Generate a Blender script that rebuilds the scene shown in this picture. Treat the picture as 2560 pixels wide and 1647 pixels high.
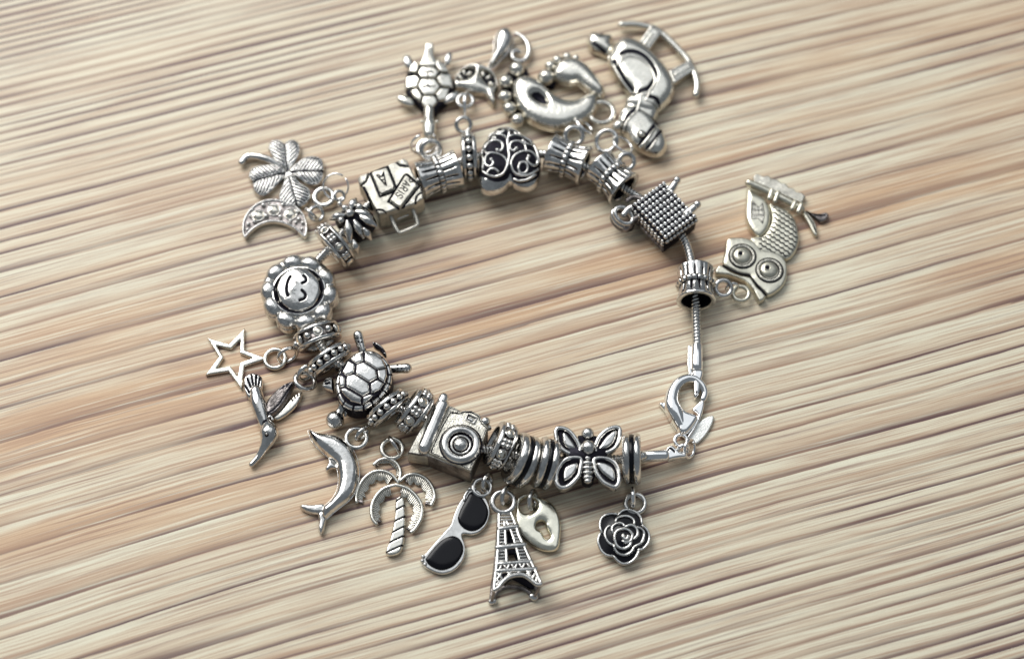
import bpy, math, random
import numpy as np
from mathutils import Vector, Matrix
for o in list(bpy.data.objects): bpy.data.objects.remove(o, do_unlink=True)
SC = bpy.context.scene
COL = SC.collection
random.seed(4); RNG = np.random.default_rng(4)

# ------------------------------------------------------------------ camera, world, lights, exposure
U = 0.01                                   # one unit of the plan (about 0.1 mm) in scene units
TILT = math.radians(25.0); DIST = 42.67; FPX = 4267.0; PX0, PY0 = 1280.0, 823.5
cam_d = bpy.data.cameras.new('camera'); cam = bpy.data.objects.new('camera', cam_d); COL.objects.link(cam)
cam.location = (0, -DIST*math.sin(TILT), DIST*math.cos(TILT)); cam.rotation_euler = (TILT, 0, 0)
cam_d.sensor_width = 36; cam_d.lens = 36*FPX/2560.0; cam_d.clip_start = 0.5; cam_d.clip_end = 500
cam_d.dof.use_dof = True; cam_d.dof.focus_distance = 41.3; cam_d.dof.aperture_fstop = 0.068
SC.camera = cam
SC.view_settings.view_transform = 'Standard'; SC.view_settings.look = 'None'
SC.view_settings.exposure = 0.0; SC.view_settings.gamma = 1.0
W_ = bpy.data.worlds.new('World'); SC.world = W_; W_.use_nodes = True
W_.node_tree.nodes['Background'].inputs[0].default_value = (0.80, 0.90, 1.0, 1); W_.node_tree.nodes['Background'].inputs[1].default_value = 0.22
def area(name, loc, aim, sx, sy, power, color):
    d = bpy.data.lights.new(name, 'AREA'); d.shape = 'RECTANGLE'; d.size = sx; d.size_y = sy; d.energy = power; d.color = color
    o = bpy.data.objects.new(name, d); COL.objects.link(o); o.location = loc
    o.rotation_euler = (Vector(aim)-Vector(loc)).to_track_quat('-Z', 'Y').to_euler(); return o
area('overhead_softbox', (6, 44, 96), (0, 0, 0), 120, 84, 26000, (0.92, 0.96, 1.0))  # added overhead softbox: mild reflection for flat metal tops, fills the shadows
area('window_light', (-78, 96, 112), (0, 0, 0), 128, 104, 305000, (1.0, 0.985, 0.96))

# ------------------------------------------------------------------ plan geometry helpers
cT, sT = math.cos(TILT), math.sin(TILT)
def ground(px, py, z=0.0):
    """point of the plan (px right, py towards the viewer) at height z (plan units) -> world x, y"""
    px = np.asarray(px, float); py = np.asarray(py, float); z = np.asarray(z, float)
    a = (px-PX0)/FPX; b = -(py-PY0)/FPX
    dy = b*cT+sT; dz = b*sT-cT
    t = (z*U-DIST*cT)/dz
    return a*t, -DIST*sT+dy*t
def W3(px, py, z, zref=None):
    x, y = ground(px, py, z if zref is None else zref)
    return np.stack(np.broadcast_arrays(x, y, np.asarray(z, float)*U), -1)
def WV(px, py, z): return Vector(W3(px, py, z).tolist())
class Crop:
    def __init__(s, x0, y0, k): s.x0, s.y0, s.k = x0, y0, k
    def __call__(s, *p):
        if len(p) == 2 and not hasattr(p[0], '__len__'): return np.array([s.x0+p[0]/s.k, s.y0+p[1]/s.k])
        pts = p[0] if (len(p) == 1) else p
        a = np.array(pts, float).reshape(-1, 2); return np.stack([s.x0+a[:, 0]/s.k, s.y0+a[:, 1]/s.k], -1)
def smooth(pts, closed=True, n=4):
    p = np.asarray(pts, float); m = len(p); out = []
    rng = range(m if closed else m-1)
    for i in rng:
        if closed: a, b, c, d = p[(i-1) % m], p[i], p[(i+1) % m], p[(i+2) % m]
        else: a, b, c, d = p[max(i-1, 0)], p[i], p[i+1], p[min(i+2, m-1)]
        for j in range(n):
            t = j/n
            out.append(0.5*((2*b)+(-a+c)*t+(2*a-5*b+4*c-d)*t*t+(-a+3*b-3*c+d)*t**3))
    if not closed: out.append(p[-1])
    return np.array(out)
def sd_poly(X, Y, P):
    d = np.full(X.shape, 1e18); ins = np.zeros(X.shape, bool); n = len(P)
    for i in range(n):
        ax, ay = P[i]; bx, by = P[(i+1) % n]; ex, ey = bx-ax, by-ay; L = ex*ex+ey*ey+1e-12
        t = np.clip(((X-ax)*ex+(Y-ay)*ey)/L, 0, 1)
        d = np.minimum(d, (X-ax-ex*t)**2+(Y-ay-ey*t)**2)
        if ay != by:
            c = ((ay > Y) != (by > Y)) & (X < (bx-ax)*(Y-ay)/(by-ay)+ax); ins ^= c
    d = np.sqrt(d); return np.where(ins, -d, d)
def sd_line(X, Y, P, r=0.0):
    P = np.asarray(P, float); n = len(P); r = np.broadcast_to(np.asarray(r, float), (n,)); d = np.full(X.shape, 1e9)
    if n == 1: return np.hypot(X-P[0][0], Y-P[0][1])-r[0]
    for i in range(n-1):
        ax, ay = P[i]; ex, ey = P[i+1]-P[i]; L = ex*ex+ey*ey+1e-12
        t = np.clip(((X-ax)*ex+(Y-ay)*ey)/L, 0, 1)
        d = np.minimum(d, np.hypot(X-ax-ex*t, Y-ay-ey*t)-(r[i]+(r[i+1]-r[i])*t))
    return d
def rnd(s, w):                                   # quarter-round edge profile, 0 at the outline, 1 from w inwards
    t = np.clip(-s/w, 0, 1); return np.sqrt(np.clip(1-(1-t)**2, 0, 1))

# ------------------------------------------------------------------ materials
def new_mat(name):
    m = bpy.data.materials.new(name); m.use_nodes = True; nt = m.node_tree
    return m, nt, nt.nodes['Principled BSDF']
def metal(name, base, rough, tone=0.25, bump=0.15, bscale=14, metallic=1.0, tint=None, coord_scale=1.0):
    m, nt, b = new_mat(name); N = nt.nodes; L = nt.links
    tc = N.new('ShaderNodeTexCoord')
    n1 = N.new('ShaderNodeTexNoise'); n1.inputs['Scale'].default_value = 3.2*coord_scale; n1.inputs['Detail'].default_value = 6; n1.inputs['Roughness'].default_value = .65
    L.new(tc.outputs['Object'], n1.inputs['Vector'])
    cr = N.new('ShaderNodeValToRGB'); e = cr.color_ramp.elements
    dk = tuple(c*(1-tone) for c in base) if tint is None else tint
    e[0].position = .32; e[0].color = (*dk, 1); e[1].position = .62; e[1].color = (*base, 1)
    L.new(n1.outputs['Fac'], cr.inputs['Fac']); L.new(cr.outputs['Color'], b.inputs['Base Color'])
    b.inputs['Metallic'].default_value = metallic
    mr = N.new('ShaderNodeMapRange'); mr.inputs['To Min'].default_value = rough*1.9; mr.inputs['To Max'].default_value = rough*.5
    L.new(n1.outputs['Fac'], mr.inputs['Value']); L.new(mr.outputs['Result'], b.inputs['Roughness'])
    n2 = N.new('ShaderNodeTexNoise'); n2.inputs['Scale'].default_value = bscale; n2.inputs['Detail'].default_value = 3
    L.new(tc.outputs['Object'], n2.inputs['Vector'])
    bp = N.new('ShaderNodeBump'); bp.inputs['Strength'].default_value = bump; bp.inputs['Distance'].default_value = .03
    L.new(n2.outputs['Fac'], bp.inputs['Height']); L.new(bp.outputs['Normal'], b.inputs['Normal'])
    return m
SILVER = metal('antique_silver', (.755, .74, .71), .14, .42, .24, 9)
WARM = metal('satin_silver', (.745, .72, .65), .20, .20, .20, 10)
CHROME = metal('polished_silver', (.89, .885, .875), .11, .10, .10, 6)
OWLM = metal('pale_antique_silver', (.72, .69, .575), .28, .28, .25, 12)
PALE = metal('pale_gold_silver', (.83, .80, .67), .16, .18, .16, 5)
PLATE = metal('brushed_silver', (.86, .86, .82), .38, .10, .35, 30)
GRAINY = metal('stippled_silver', (.63, .61, .54), .30, .45, .7, 30)
PATINA = metal('blackened_silver', (.014, .013, .020), .38, .4, .4, 20, .45)
WORN = metal('worn_patina', (.33, .30, .29), .30, .80, .6, 22)
PATINA.node_tree.nodes['Principled BSDF'].inputs['Specular IOR Level'].default_value = .12
ENAMEL, nt_, b_ = new_mat('black_enamel'); b_.inputs['Base Color'].default_value = (.004, .004, .006, 1); b_.inputs['Roughness'].default_value = .16; b_.inputs['Specular IOR Level'].default_value = .22
GEM, nt_, b_ = new_mat('clear_rhinestone'); b_.inputs['Base Color'].default_value = (.93, .87, .75, 1); b_.inputs['Metallic'].default_value = 1; b_.inputs['Roughness'].default_value = .03
b_.inputs['Coat Weight'].default_value = .6; b_.inputs['Coat Roughness'].default_value = .02

# ------------------------------------------------------------------ mesh builders
def wm(o):
    return (wm(o.parent) @ o.matrix_parent_inverse @ o.matrix_basis) if o.parent else o.matrix_basis.copy()
def quads(name, V, F, parent, mats, midx=None, flat=False, origin=None):
    me = bpy.data.meshes.new(name); V = np.asarray(V, float)
    org = np.array(parent.location if parent is not None and parent.type == 'EMPTY' else (parent.get('_o') if parent is not None else (0, 0, 0)), float)
    V = V-org; F = np.asarray(F, np.int32); k = F.shape[1]
    me.vertices.add(len(V)); me.vertices.foreach_set('co', V.astype(np.float32).ravel())
    me.loops.add(F.size); me.loops.foreach_set('vertex_index', F.ravel())
    me.polygons.add(len(F)); me.polygons.foreach_set('loop_start', np.arange(0, F.size, k, dtype=np.int32))
    me.polygons.foreach_set('loop_total', np.full(len(F), k, np.int32))
    if not isinstance(mats, (list, tuple)): mats = [mats]
    for m in mats: me.materials.append(m)
    if midx is not None: me.polygons.foreach_set('material_index', np.asarray(midx, np.int32))
    me.polygons.foreach_set('use_smooth', np.full(len(F), not flat, bool))
    me.update(calc_edges=True); me.validate()
    o = bpy.data.objects.new(name, me); COL.objects.link(o)
    if parent is not None:
        o.parent = parent; o['_o'] = org.tolist()
        if parent.get('_s'): o.matrix_parent_inverse = wm(parent).inverted()
    return o
def thing(name, label, cat, px, py, group=None, z=0):
    o = bpy.data.objects.new(name, None); COL.objects.link(o); o.location = WV(px, py, z); o.empty_display_size = .1
    o['label'] = label; o['category'] = cat
    if group: o['group'] = group
    return o
def relief(name, parent, box, Fn, zref, zb, mats, step=1.4, hb=None, blur=0, side=0):
    """cast relief: Fn(X, Y) -> outline distance, top height, material index, all over the plan"""
    x0, y0, x1, y1 = box; m = step*2
    xs = np.arange(x0-m, x1+m, step); ys = np.arange(y0-m, y1+m, step); X, Y = np.meshgrid(xs, ys)
    s, z, mi = Fn(X, Y); ny, nx = X.shape
    sc = (s[:-1, :-1]+s[1:, :-1]+s[:-1, 1:]+s[1:, 1:])/4; keep = sc < 0
    used = np.zeros(X.shape, bool); cnt = np.zeros(X.shape, int)
    for a, b in ((0, 0), (1, 0), (0, 1), (1, 1)): cnt[a:ny-1+a, b:nx-1+b] += keep
    used = cnt > 0; bd = used & (cnt < 4)
    gy, gx = np.gradient(s, step); g2 = gx*gx+gy*gy+1e-3
    mv = np.clip(s/np.sqrt(g2), -step*.8, step*.8)
    X2 = np.where(bd, X-gx/np.sqrt(g2)*mv, X); Y2 = np.where(bd, Y-gy/np.sqrt(g2)*mv, Y)
    s2, z2, _ = Fn(X2, Y2); z2 = np.where(bd, np.minimum(z2, z if False else z2), z2)
    if blur:
        w = used.astype(float)
        for _ in range(blur):
            acc = np.zeros_like(z2); wc = np.zeros_like(z2)
            for dy, dx in ((0, 1), (0, -1), (1, 0), (-1, 0), (0, 0)):
                acc += np.roll(np.roll(z2*w, dy, 0), dx, 1); wc += np.roll(np.roll(w, dy, 0), dx, 1)
            z2 = np.where(used & ~bd, acc/np.maximum(wc, 1), z2)
    idx = -np.ones(X.shape, int); idx[used] = np.arange(used.sum()); n = used.sum()
    top = W3(X2[used], Y2[used], z2[used], zref)
    low_z = np.full(n, float(zb))
    if hb is not None: low_z = zb-np.clip(z2[used]-hb[0], 0, 1e9)*hb[1]
    low = top.copy(); low[:, 2] = low_z*U
    J, I = np.nonzero(keep)
    q = np.stack([idx[J, I], idx[J+1, I], idx[J+1, I+1], idx[J, I+1]], -1)
    F = [q]; mic = ((mi[:-1, :-1]+mi[1:, 1:]+mi[1:, :-1]+mi[:-1, 1:])/4)[J, I]; M = [(mic > .42).astype(int)]
    K = np.zeros((ny+1, nx+1), bool); K[1:ny, 1:nx] = keep
    for (dj, di, a, b) in ((0, -1, (0, 0), (1, 0)), (0, 1, (1, 1), (0, 1)), (-1, 0, (0, 1), (0, 0)), (1, 0, (1, 0), (1, 1))):
        nb = ~K[J+1+dj, I+1+di]; j, i = J[nb], I[nb]
        va = idx[j+a[0], i+a[1]]; vb = idx[j+b[0], i+b[1]]
        F.append(np.stack([vb, va, va+n, vb+n], -1)); M.append(np.full(len(va), side, int))
    if hb is not None: F.append(q[:, ::-1]+n); M.append(np.zeros(len(q), int))
    return quads(name, np.concatenate([top, low]), np.concatenate(F), parent, mats, np.concatenate(M))
def box_of(P, m=0):
    P = np.asarray(P); return (P[:, 0].min()-m, P[:, 1].min()-m, P[:, 0].max()+m, P[:, 1].max()+m)
def plate(name, parent, outline, zb, zt, mat=None, edge=4, dome=0, dw=30, holes=(), grooves=(), depth=2.2, gmat=None, blur=0, zref=None, cv=3,
          hb=None, step=1.4, hfun=None, mfun=None, side=None, grow=0):
    """a cast plate: rounded edge, optional swelling towards the middle, holes, blackened engraved lines"""
    P = smooth(outline, True, cv) if cv > 1 else np.asarray(outline, float)
    H = [smooth(h, True, cv) if cv > 1 else np.asarray(h, float) for h in holes]
    G = [(smooth(g, False, 3) if len(g) > 2 else np.asarray(g, float), r) for g, r in grooves]
    def Fn(X, Y):
        s = sd_poly(X, Y, P)-grow
        for h in H: s = np.maximum(s, -sd_poly(X, Y, h))
        z = zt-edge+edge*rnd(s, edge)
        if dome: z = z+dome*rnd(s, dw)
        if hfun is not None: z = z+hfun(X, Y, s)
        mi = np.zeros(X.shape)
        for g, r in G:
            d = sd_line(X, Y, g, r); z = z-depth*np.clip(-d/1.2, 0, 1); mi = np.where(d < 0, 1, mi)
        if mfun is not None: mi = np.maximum(mi, mfun(X, Y, s))
        return s, z, mi
    return relief(name, parent, box_of(P, grow), Fn, zt if zref is None else zref, zb, [mat or SILVER, gmat or PATINA], step, hb, blur, side or 0)
def tube(name, parent, pts, r, z, mat=None, closed=False, n=10, sub=3, zref=None, flat=1.0, rmod=None):
    """round bar along a path of plan points; z single or per point"""
    p = np.asarray(pts, float); m = len(p); z = np.broadcast_to(np.asarray(z, float), (m,)); r = np.broadcast_to(np.asarray(r, float), (m,))
    A = np.column_stack([p, z, r])
    if sub > 1 and m > 2: A = smooth(A, closed, sub)
    elif sub > 1 and not closed:
        t = np.linspace(0, 1, sub+1)[:, None]; A = A[0]*(1-t)+A[1]*t
    C = W3(A[:, 0], A[:, 1], A[:, 2], zref); R = A[:, 3]*U
    return sweep(name, parent, C, R, mat, closed, n, flat, rmod)
def sweep(name, parent, C, R, mat, closed=False, n=10, flat=1.0, rmod=None):
    m = len(C)
    T = (np.roll(C, -1, 0)-np.roll(C, 1, 0)) if closed else np.gradient(C, axis=0)
    T /= np.linalg.norm(T, axis=1)[:, None]+1e-12
    if not closed:                                # rounded ends
        cs, rs = [], []
        for a in (75, 50, 25): cs.append(C[0]-T[0]*R[0]*math.sin(math.radians(a))); rs.append(R[0]*math.cos(math.radians(a)))
        ce, re = [], []
        for a in (25, 50, 75): ce.append(C[-1]+T[-1]*R[-1]*math.sin(math.radians(a))); re.append(R[-1]*math.cos(math.radians(a)))
        T = np.concatenate([np.repeat(T[:1], 3, 0), T, np.repeat(T[-1:], 3, 0)])
        C = np.concatenate([np.array(cs), C, np.array(ce)]); R = np.concatenate([rs, R, re]); m = len(C)
    up = np.array([0, 0, 1.0]); S = np.cross(T, up); ln = np.linalg.norm(S, axis=1)[:, None]
    S = np.where(ln < 1e-3, np.array([[1.0, 0, 0]]), S/(ln+1e-9)); Wv = np.cross(S, T)
    ph = np.linspace(0, 2*np.pi, n, endpoint=False)
    rr = R[:, None]*np.ones((1, n))
    if rmod is not None: rr = rr*rmod(np.arange(m)[:, None], ph[None, :])
    V = C[:, None, :]+rr[..., None]*(np.cos(ph)[None, :, None]*S[:, None, :]+flat*np.sin(ph)[None, :, None]*Wv[:, None, :])
    idx = np.arange(m*n).reshape(m, n); a = idx if closed else idx[:-1]; b = np.roll(idx, -1, 0) if closed else idx[1:]
    F = np.stack([a, np.roll(a, -1, 1), np.roll(b, -1, 1), b], -1).reshape(-1, 4)
    V = V.reshape(-1, 3)
    if not closed:                                # close the ends with tiny fans (quads folding on a centre point)
        V = np.concatenate([V, C[:1]-T[:1]*R[0]*.1, C[-1:]+T[-1:]*R[-1]*.1]); k = m*n; e = idx[0]; g = idx[-1]
        c0 = np.stack([e[0::2], np.full(n//2, k), np.roll(e, -2)[0::2], e[1::2]], -1)
        c1 = np.stack([g[0::2], g[1::2], np.roll(g, -2)[0::2], np.full(n//2, k+1)], -1)
        F = np.concatenate([F, c0, c1])
    return quads(name, V, F, parent, mat or SILVER)
def fr(c, z, d, elev=0, roll=0):
    """bead frame: centre, axis u in the plane along plan direction d raised by elev degrees, v sideways, w up"""
    c = np.asarray(c, float); d = np.asarray(d, float); d = d/np.hypot(*d)
    p = W3(*c, z); q = W3(*(c+d*10), z); u = q-p; u /= np.linalg.norm(u)
    e = math.radians(elev); v = np.cross([0, 0, 1.0], u); u2 = u*math.cos(e)+np.array([0, 0, 1.0])*math.sin(e); w = np.cross(u2, v)
    return p, u2, v, w
def lathe(name, parent, F_, prof, mat, n=48, rfun=None, mfun=None, closed=True, flat=False, subdiv=1):
    """turned bead: prof = list of (t along axis, radius) in plan units, a closed loop by default"""
    p, u, v, w = F_; P = np.asarray(prof, float)
    if subdiv > 1: P = smooth(P, closed, subdiv)
    m = len(P); ph = np.linspace(0, 2*np.pi, n, endpoint=False)
    t = P[:, 0][:, None]*np.ones((1, n)); r = P[:, 1][:, None]*np.ones((1, n))
    if rfun is not None: r = rfun(t, ph[None, :]*np.ones((m, 1)), r)
    V = p+U*(t[..., None]*u+r[..., None]*(np.cos(ph)[None, :, None]*v+np.sin(ph)[None, :, None]*w))
    idx = np.arange(m*n).reshape(m, n); a = idx if closed else idx[:-1]; b = np.roll(idx, -1, 0) if closed else idx[1:]
    Fc = np.stack([a, b, np.roll(b, -1, 1), np.roll(a, -1, 1)], -1)
    mi = None
    if mfun is not None:
        ta = (P[:, 0]+np.roll(P[:, 0], -1))/2; ra = (P[:, 1]+np.roll(P[:, 1], -1))/2; pc = ph+np.pi/n
        mm = mfun(ta[:, None]*np.ones((1, n)), pc[None, :]*np.ones((m, 1)), ra[:, None]*np.ones((1, n)))
        mi = (mm if closed else mm[:-1]).astype(int).ravel()
    return quads(name, V.reshape(-1, 3), Fc.reshape(-1, 4), parent, mat, mi, flat)
_sph = {}
def _unit(kind, mat):
    key = (kind, mat.name)
    if key in _sph: return _sph[key]
    me = bpy.data.meshes.new(kind)
    if kind == 'ball':
        n, m = 20, 11; V = [(0, 0, -1)]; F = []
        for i in range(1, m):
            a = math.pi*i/m-math.pi/2
            for j in range(n): b = 2*math.pi*j/n; V.append((math.cos(a)*math.cos(b), math.cos(a)*math.sin(b), math.sin(a)))
        V.append((0, 0, 1)); L = len(V)-1
        for j in range(n): F.append((0, 1+(j+1) % n, 1+j)); F.append((L, L-n+j, L-n+(j+1) % n))
        for i in range(m-2):
            for j in range(n): a = 1+i*n; F.append((a+j, a+(j+1) % n, a+n+(j+1) % n, a+n+j))
        me.from_pydata(V, [], F); me.polygons.foreach_set('use_smooth', np.ones(len(F), bool))
    elif kind == 'gem':                          # brilliant cut: table, star facets, crown, girdle
        V = []; F = []
        for k, (r, z, n, off) in enumerate(((.42, .80, 8, 0), (.80, .50, 8, .5), (1, 0, 16, 0))):
            for j in range(n): b = 2*math.pi*(j+off)/n; V.append((r*math.cos(b), r*math.sin(b), z))
        F.append(tuple(range(8)))
        for j in range(8):
            k = (j+1) % 8; F.append((j, 8+j, k)); F.append((8+j, 8+k, k))
            g = 16+(2*j+1); F.append((8+j, 16+(2*j+1) % 16, 16+(2*j+2) % 16)); F.append((8+j, 16+(2*j) % 16, 16+(2*j+1) % 16)); F.append((8+j, 16+(2*j+2) % 16, 8+k))
        me.from_pydata(V, [], F)
    me.materials.append(mat); me.update(); _sph[key] = me; return me
def put(name, parent, co, s, mat, kind='ball', basis=None):
    me = _unit(kind, mat); o = bpy.data.objects.new(name, me); COL.objects.link(o); o.parent = parent
    org = np.array(parent.location if parent.type == 'EMPTY' else parent['_o'], float)
    s = (s, s, s) if not hasattr(s, '__len__') else s
    M = Matrix.Identity(3) if basis is None else Matrix(np.array(basis, float).T.tolist())
    if parent.get('_s'): o.matrix_parent_inverse = wm(parent).inverted()
    o['_s'] = 1; o['_o'] = (0.0, 0.0, 0.0)
    o.matrix_basis = Matrix.LocRotScale(Vector((np.asarray(co, float)-org).tolist()), M.to_quaternion(), Vector([a*U for a in s]))
    return o
def ball(name, parent, c, z, r, mat=None, zref=None, ang=None):
    """ang: plan direction of the long axis when r is (long, wide, high)"""
    co = W3(c[0], c[1], z, zref); basis = None
    if ang is not None:
        _, u, v, w = fr(c, z, ang); basis = (u, v, w)
    return put(name, parent, co, r, mat or SILVER, 'ball', basis)
def ring(name, parent, c, z, R, r, mat=None, d=(1, 0), elev=90, gap=None, n=36, sq=1.0, k=10):
    """wire ring: its axis runs along plan direction d raised by elev (90 = lies flat)"""
    p, u, v, w = fr(c, z, d, elev)
    a0, a1 = (0, 2*np.pi) if gap is None else (math.radians(gap[0]), math.radians(gap[1]))
    a = np.linspace(a0, a1, n, endpoint=gap is not None)
    rad = np.cos(a)[:, None]*v+np.sin(a)[:, None]*w*sq; C = p+U*R*rad
    T = -np.sin(a)[:, None]*v+np.cos(a)[:, None]*w*sq; T /= np.linalg.norm(T, axis=1)[:, None]
    S = np.cross(T, u); ph = np.linspace(0, 2*np.pi, k, endpoint=False)
    V = C[:, None]+U*r*(np.cos(ph)[None, :, None]*S[:, None]+np.sin(ph)[None, :, None]*u)
    idx = np.arange(n*k).reshape(n, k); A = idx if gap is None else idx[:-1]; B = np.roll(idx, -1, 0) if gap is None else idx[1:]
    F = np.stack([A, np.roll(A, -1, 1), np.roll(B, -1, 1), B], -1).reshape(-1, 4)
    V = V.reshape(-1, 3)
    if gap is not None:
        V = np.concatenate([V, C[:1], C[-1:]]); q = n*k; e = idx[0]; g = idx[-1]
        F = np.concatenate([F, np.stack([e[0::2], np.full(k//2, q), np.roll(e, -2)[0::2], e[1::2]], -1), np.stack([g[0::2], g[1::2], np.roll(g, -2)[0::2], np.full(k//2, q+1)], -1)])
    return quads(name, V, F, parent, mat or SILVER)
def prism(name, parent, outline, zb, zt, mat, zref=None, bevel=2.5, cv=1, **k):
    return plate(name, parent, outline, zb, zt, mat, edge=bevel, cv=cv, zref=zref, **k)

# ------------------------------------------------------------------ the table top
def wood_material():
    m, nt, b = new_mat('zebra_wood'); N = nt.nodes; L = nt.links
    def math_(op, a, c=None, d=None):
        n = N.new('ShaderNodeMath'); n.operation = op
        for i, v in enumerate((a, c, d)):
            if v is None: continue
            if isinstance(v, (int, float)): n.inputs[i].default_value = v
            else: L.new(v, n.inputs[i])
        return n.outputs[0]
    tc = N.new('ShaderNodeTexCoord'); mp = N.new('ShaderNodeMapping'); mp.inputs['Rotation'].default_value = (0, 0, math.radians(-16.6))
    L.new(tc.outputs['Object'], mp.inputs['Vector']); sp = N.new('ShaderNodeSeparateXYZ'); L.new(mp.outputs['Vector'], sp.inputs[0])
    u, v = sp.outputs['X'], sp.outputs['Y']
    def noise(su, sv, det=2, rough=.5, seed=0, uu=None, vv=None):
        cb = N.new('ShaderNodeCombineXYZ'); L.new(math_('MULTIPLY', uu or u, su), cb.inputs[0]); L.new(math_('MULTIPLY', vv or v, sv), cb.inputs[1]); cb.inputs[2].default_value = seed
        n = N.new('ShaderNodeTexNoise'); n.inputs['Scale'].default_value = 1; n.inputs['Detail'].default_value = det; n.inputs['Roughness'].default_value = rough
        L.new(cb.outputs[0], n.inputs['Vector']); return n.outputs['Fac']
    def ctr(n, k): return math_('MULTIPLY', math_('SUBTRACT', n, .5), k)
    v1 = math_('ADD', v, ctr(noise(.05, .10, 1, .5, 3), 1.2))
    v1 = math_('ADD', v1, ctr(noise(.30, .9, 2, .5, 7), .075))
    v1 = math_('ADD', v1, ctr(noise(1.7, 3.0, 2, .5, 17), .020))
    def ramp(x, stops):
        r = N.new('ShaderNodeValToRGB'); e = r.color_ramp.elements
        while len(e) > 1: e.remove(e[-1])
        e[0].position, e[0].color = stops[0][0], (*[stops[0][1]]*3, 1)
        for p, c in stops[1:]: q = e.new(p); q.color = (c, c, c, 1)
        L.new(x, r.inputs['Fac']); return r.outputs['Color']
    # growth rings: wide in the middle of the board, dense towards both sides; a thin dark late-wood line with a brown fade on one side
    vw = math_('ADD', v1, ctr(noise(.015, .75, 2, .55, 11, None, v1), 1.3))
    ov = math_('MAXIMUM', math_('SUBTRACT', math_('ABSOLUTE', v), 3.6), 0.0)
    ph = math_('ADD', math_('MULTIPLY', vw, 1.45), math_('MULTIPLY', math_('MULTIPLY', math_('MULTIPLY', ov, ov), math_('SIGN', v)), .17))
    dens = math_('ADD', math_('MULTIPLY', ov, .34), 1.45)
    edge = noise(.5, 14, 2, .6, 5)
    t = math_('FRACT', math_('ADD', ph, ctr(edge, .07)))
    dist = math_('DIVIDE', t, dens)
    sel = ramp(noise(.13, .60, 2, .5, 23, None, v1), [(.38, .22), (.60, 1)])
    line = math_('MULTIPLY', ramp(dist, [(0, .9), (.022, 1), (.050, .85), (.085, .35), (.15, 0)]), sel)
    fade = math_('MULTIPLY', ramp(t, [(0, 1), (.10, .92), (.38, .55), (.62, .15), (.80, 0), (.985, 0), (1, 1)]), ramp(noise(.10, .7, 2, .5, 29, None, v1), [(.30, .35), (.6, 1)]))
    t2 = math_('FRACT', math_('ADD', math_('MULTIPLY', math_('ADD', v1, ctr(noise(.03, 1.5, 2, .6, 31, None, v1), .8)), 5.1), ctr(edge, .25)))
    line2 = math_('MULTIPLY', ramp(t2, [(0, 0), (.35, 0), (.55, .5), (.62, 1), (.66, .2), (.72, 0), (1, 0)]), ramp(noise(.22, .9, 2, .5, 41, None, v1), [(.44, 0), (.60, .9)]))
    mid = ramp(math_('ADD', math_('MULTIPLY', v, .05), .5), [(.0, .0), (.22, .15), (.36, .75), (.50, 1), (.62, .8), (.80, .45), (1, .2)])
    band = math_('MULTIPLY', ramp(noise(.07, .85, 3, .5, 51, None, v1), [(.40, 0), (.60, 1)]), mid)
    fine = noise(.20, 15, 4, .62, 61, None, v1); fine2 = ramp(noise(.55, 30, 3, .6, 71, None, v1), [(.50, 0), (.60, 1)])
    spk = noise(30, 44, 2, .7, 81)
    def mix(f, a, c):
        n = N.new('ShaderNodeMix'); n.data_type = 'RGBA'
        if isinstance(f, float): n.inputs[0].default_value = f
        else: L.new(f, n.inputs[0])
        for i, w in ((6, a), (7, c)):
            if isinstance(w, tuple): n.inputs[i].default_value = (*w, 1)
            else: L.new(w, n.inputs[i])
        return n.outputs[2]
    cream, tan, brown, dark = (.79, .738, .568), (.665, .445, .265), (.43, .245, .155), (.085, .038, .050)
    c = mix(math_('MULTIPLY', band, .95), cream, tan)
    c = mix(math_('MULTIPLY', math_('MULTIPLY', fade, .80), ramp(math_('ADD', math_('MULTIPLY', v, .05), .5), [(0, .85), (.5, 1), (.7, .9), (1, .65)])), c, mix(ramp(fade, [(.25, 0), (.95, 1)]), tan, (.36, .212, .135)))
    c = mix(math_('MULTIPLY', ramp(fine, [(.50, 0), (.62, .62)]), 1.0), c, brown)
    c = mix(math_('MULTIPLY', fine2, .32), c, brown)
    c = mix(math_('MULTIPLY', ramp(fine, [(.34, 1), (.45, 0)]), .75), c, (.87, .84, .66))
    c = mix(math_('MULTIPLY', line2, .75), c, (.25, .135, .115))
    c = mix(math_('MULTIPLY', line, .95), c, dark)
    c = mix(math_('MULTIPLY', ramp(spk, [(.35, 1), (.52, 0)]), .13), c, (.34, .21, .17))
    L.new(c, b.inputs['Base Color'])
    b.inputs['Roughness'].default_value = .46; b.inputs['Specular IOR Level'].default_value = .35
    bp = N.new('ShaderNodeBump'); bp.inputs['Strength'].default_value = .10; bp.inputs['Distance'].default_value = .01
    L.new(math_('ADD', fine, math_('MULTIPLY', line, -.5)), bp.inputs['Height']); L.new(bp.outputs['Normal'], b.inputs['Normal'])
    return m
WOOD = wood_material()
def table():
    X, Y, T = 34, 24, 1.8; s = .15
    import bmesh
    bm = bmesh.new(); bmesh.ops.create_cube(bm, size=1.0)
    bmesh.ops.scale(bm, vec=(2*X, 2*Y, T), verts=bm.verts); bmesh.ops.translate(bm, vec=(0, 2, -T/2), verts=bm.verts)
    bmesh.ops.bevel(bm, geom=bm.edges[:], offset=s, segments=3, affect='EDGES')
    me = bpy.data.meshes.new('table_top'); bm.to_mesh(me); bm.free(); me.materials.append(WOOD)
    o = bpy.data.objects.new('table_top', me); COL.objects.link(o); o['kind'] = 'structure'; o['label'] = 'striped cream and brown wooden table top'
table()
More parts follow.
